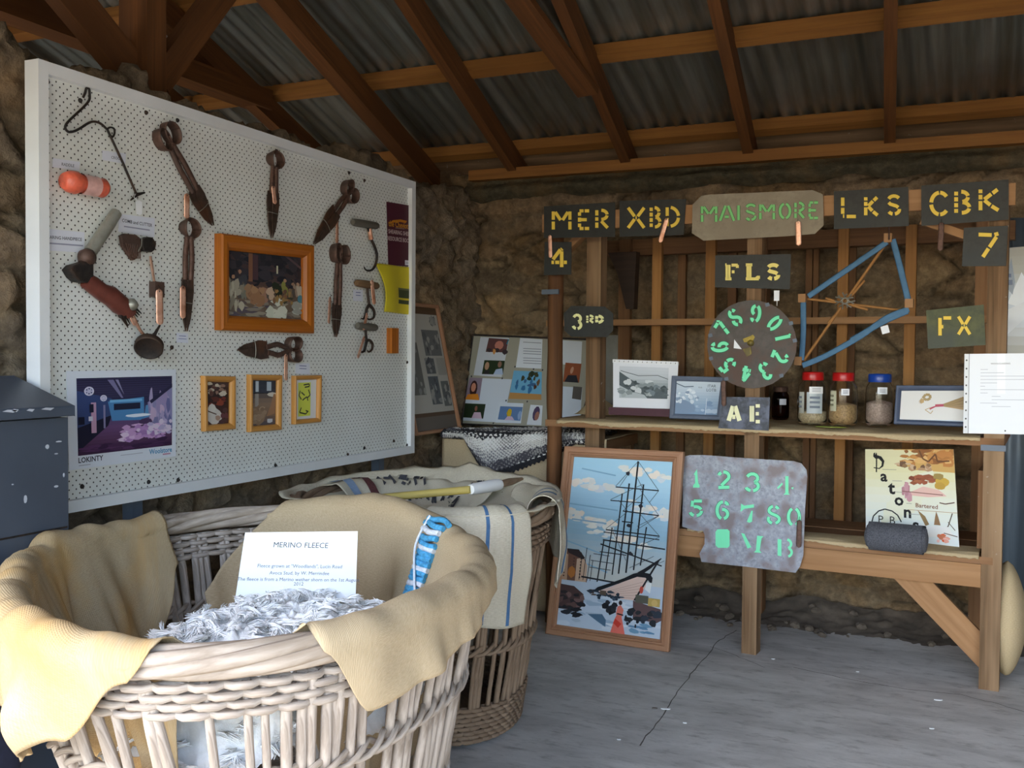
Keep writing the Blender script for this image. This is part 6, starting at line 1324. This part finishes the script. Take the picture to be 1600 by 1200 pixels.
for k in range(6): P.line((.42 + k * .02, .222 - k * .002), (.80 - k * .012, .31 - k * .02), .0014, 'a88c80')
P.poly([(.74, .36), (.8, .385), (.95, .455), (.955, .45), (.86, .39), (.78, .35)], '15181e'); P.line((.93, .44), (.73, .2), .008, '15181e'); P.poly([(.83, .33), (.86, .35), (.885, .34), (.88, .30)], '15181e'); P.poly([(.83, .31), (.88, .31), (.87, .25), (.82, .27)], 'e0e2e0')
P.rect(0, 0, 1, .2, 'b6c4d2'); P.daub(26, (.0, .0, 1, .2), ['c4ced8', 'a4b4c4', 'd0d8e0', '98acc0'], .08, .012)
P.poly([(0, .10), (0, .245), (.14, .24), (.24, .2), (.25, .14), (.2, .1)], '4a3634'); P.daub(20, (.01, .09, .24, .22), ['2a2426', '5c4440', '1c1c22', '6e5450'], .04, .015); P.daub(12, (.0, .07, .24, .11), ['181a20', '22262e'], .05, .010)
P.poly([(.73, .1), (.72, .2), (.98, .17), (1, .11), (.95, .09)], '5e4848'); P.daub(20, (.68, .08, .99, .15), ['1c222c', '2c3440', '22262c'], .04, .014); P.rect(.74, .19, .86, .235, '55564a'); P.rect(.86, .18, .97, .225, 'b49a54'); P.blob(.79, .265, .018, .022, 'b84a3c', 8); P.blob(.92, .2, .03, .02, 'c8aa68', 8)
P.daub(20, (.3, .19, .62, .23), ['2c3a4a', '3c4c5c', '5a4a40', '22303e'], .03, .010); P.daub(10, (.46, .11, .58, .18), ['181c24', '22262e', '10141a'], .03, .02); P.rect(.4, .21, .46, .235, '5a4c40')
P.poly([(.30, .09), (.44, .1), (.48, .07), (.48, .03), (.40, .055)], '4a6880'); P.daub(8, (.75, .02, .92, .07), ['5c84a4', '6c94b0'], .06, .012); P.daub(7, (.62, .05, .78, .1), ['181a22', '20242c'], .015, .012)
P.poly([(.53, .0), (.56, .08), (.58, .11), (.62, .11), (.64, .07), (.67, .0)], 'd86a5c'); P.poly([(.57, .11), (.58, .155), (.61, .165), (.64, .14), (.63, .10)], 'd87868'); P.blob(.605, .178, .018, .014, '2a2024', 8); P.poly([(.55, .06), (.57, .085), (.63, .06), (.6, .035)], 'c4382a'); P.line((.58, .115), (.64, .11), .006, '2a1c1c')
m.build('tapestry', STITCH, t)

# ------------------------------------------------------------------ blue grey cabinet with a sloping lid, left edge
cx = -2.15; cr = 1.943
t = thing('lidded_cabinet', (-2.28, 1.5, 0), 'blue grey painted wooden cabinet with a sloping lid and chipped edges, at the left', 'cabinet')
m = MB(); m.aabb((-2.36, .95, 0), (cx, cr, 1.075)); m.build('body', SLATEP, t, bevel=.004)
m = MB(); m.prism([(0, 0), (.23, .078), (.23, .106), (.0, .028)], V((cx + .02, .93, 1.078)), (-1, 0, 0), (0, 0, 1), (0, cr + .0 - .925, 0)); m.build('lid', SLATEP, t, bevel=.004)
m = MB(); m.prism([(0, 0), (.205, 0), (.205, .069), ], V((cx, cr - .02, 1.076)), (-1, 0, 0), (0, 0, 1), (0, -.9, 0)); m.build('lid_wedge', SLATEP, t)
m = MB()
for x, y, w, h in ((74, 698, .006, .006), (40, 780, .005, .012), (88, 760, .007, .003), (92, 690, .010, .0022), (20, 757, .003, .002), (100, 742, .003, .006), (88, 709, .006, .002)):
    p = atX(x, y, cx + .001); m.prism([(math.cos(k * PI / 4) * w, math.sin(k * PI / 4) * h * (.8 + .3 * random.random())) for k in range(8)], p, (0, 1, 0), (0, 0, 1), (-.0008, 0, 0))
for x, y, w in ((16, 639.5, .022), (24, 638.5, .010), (48, 638, .012), (75, 636, .02)): p = atX(x, y + 3, cx + .0215); m.prism([(-w, 0), (-w * .3, .004), (w, .002), (w * .4, -.004)], p, (0, 1, 0), (0, 0, 1), (-.0008, 0, 0))
p, q_ = atX(81, 829, cx + .0012), atX(82, 852, cx + .0012); m.beam(p, q_, .0008, .006, (0, 1, 0)); m.build('paint_chip', plain('bare_chip', 'b8bcc4', .7, 0, .05), t)
m = MB(); p, q_ = atX(-10, 844, cx + .0006), atX(106, 823, cx + .0006); m.beam((cx + .0004, .96, q_.z), (cx + .0004, cr - .004, q_.z), .0012, .005, (0, 0, 1)); m.build('seam', BLACKI, t)
# navy bag in front of it
m = MB(); c = atX(-14, 905, -2.06)
m.grid(lambda a, b_: V((c.x - .0 + .055 * math.cos(2 * PI * a) * math.sin(PI * b_) ** .5, c.y - .09 + .17 * math.sin(2 * PI * a) * math.sin(PI * b_) ** .5, .01 + (c.z + .045) * b_)) + V((.012 * noise.noise(V((a * 5, b_ * 4, 1))),) * 3) * (1 if 0 < b_ < 1 else 0), 30, 20)
tag(m.build('navy_bag', NAVY), 'dark navy cloth bag standing against the blue grey cabinet, cut by the left edge', 'bag')
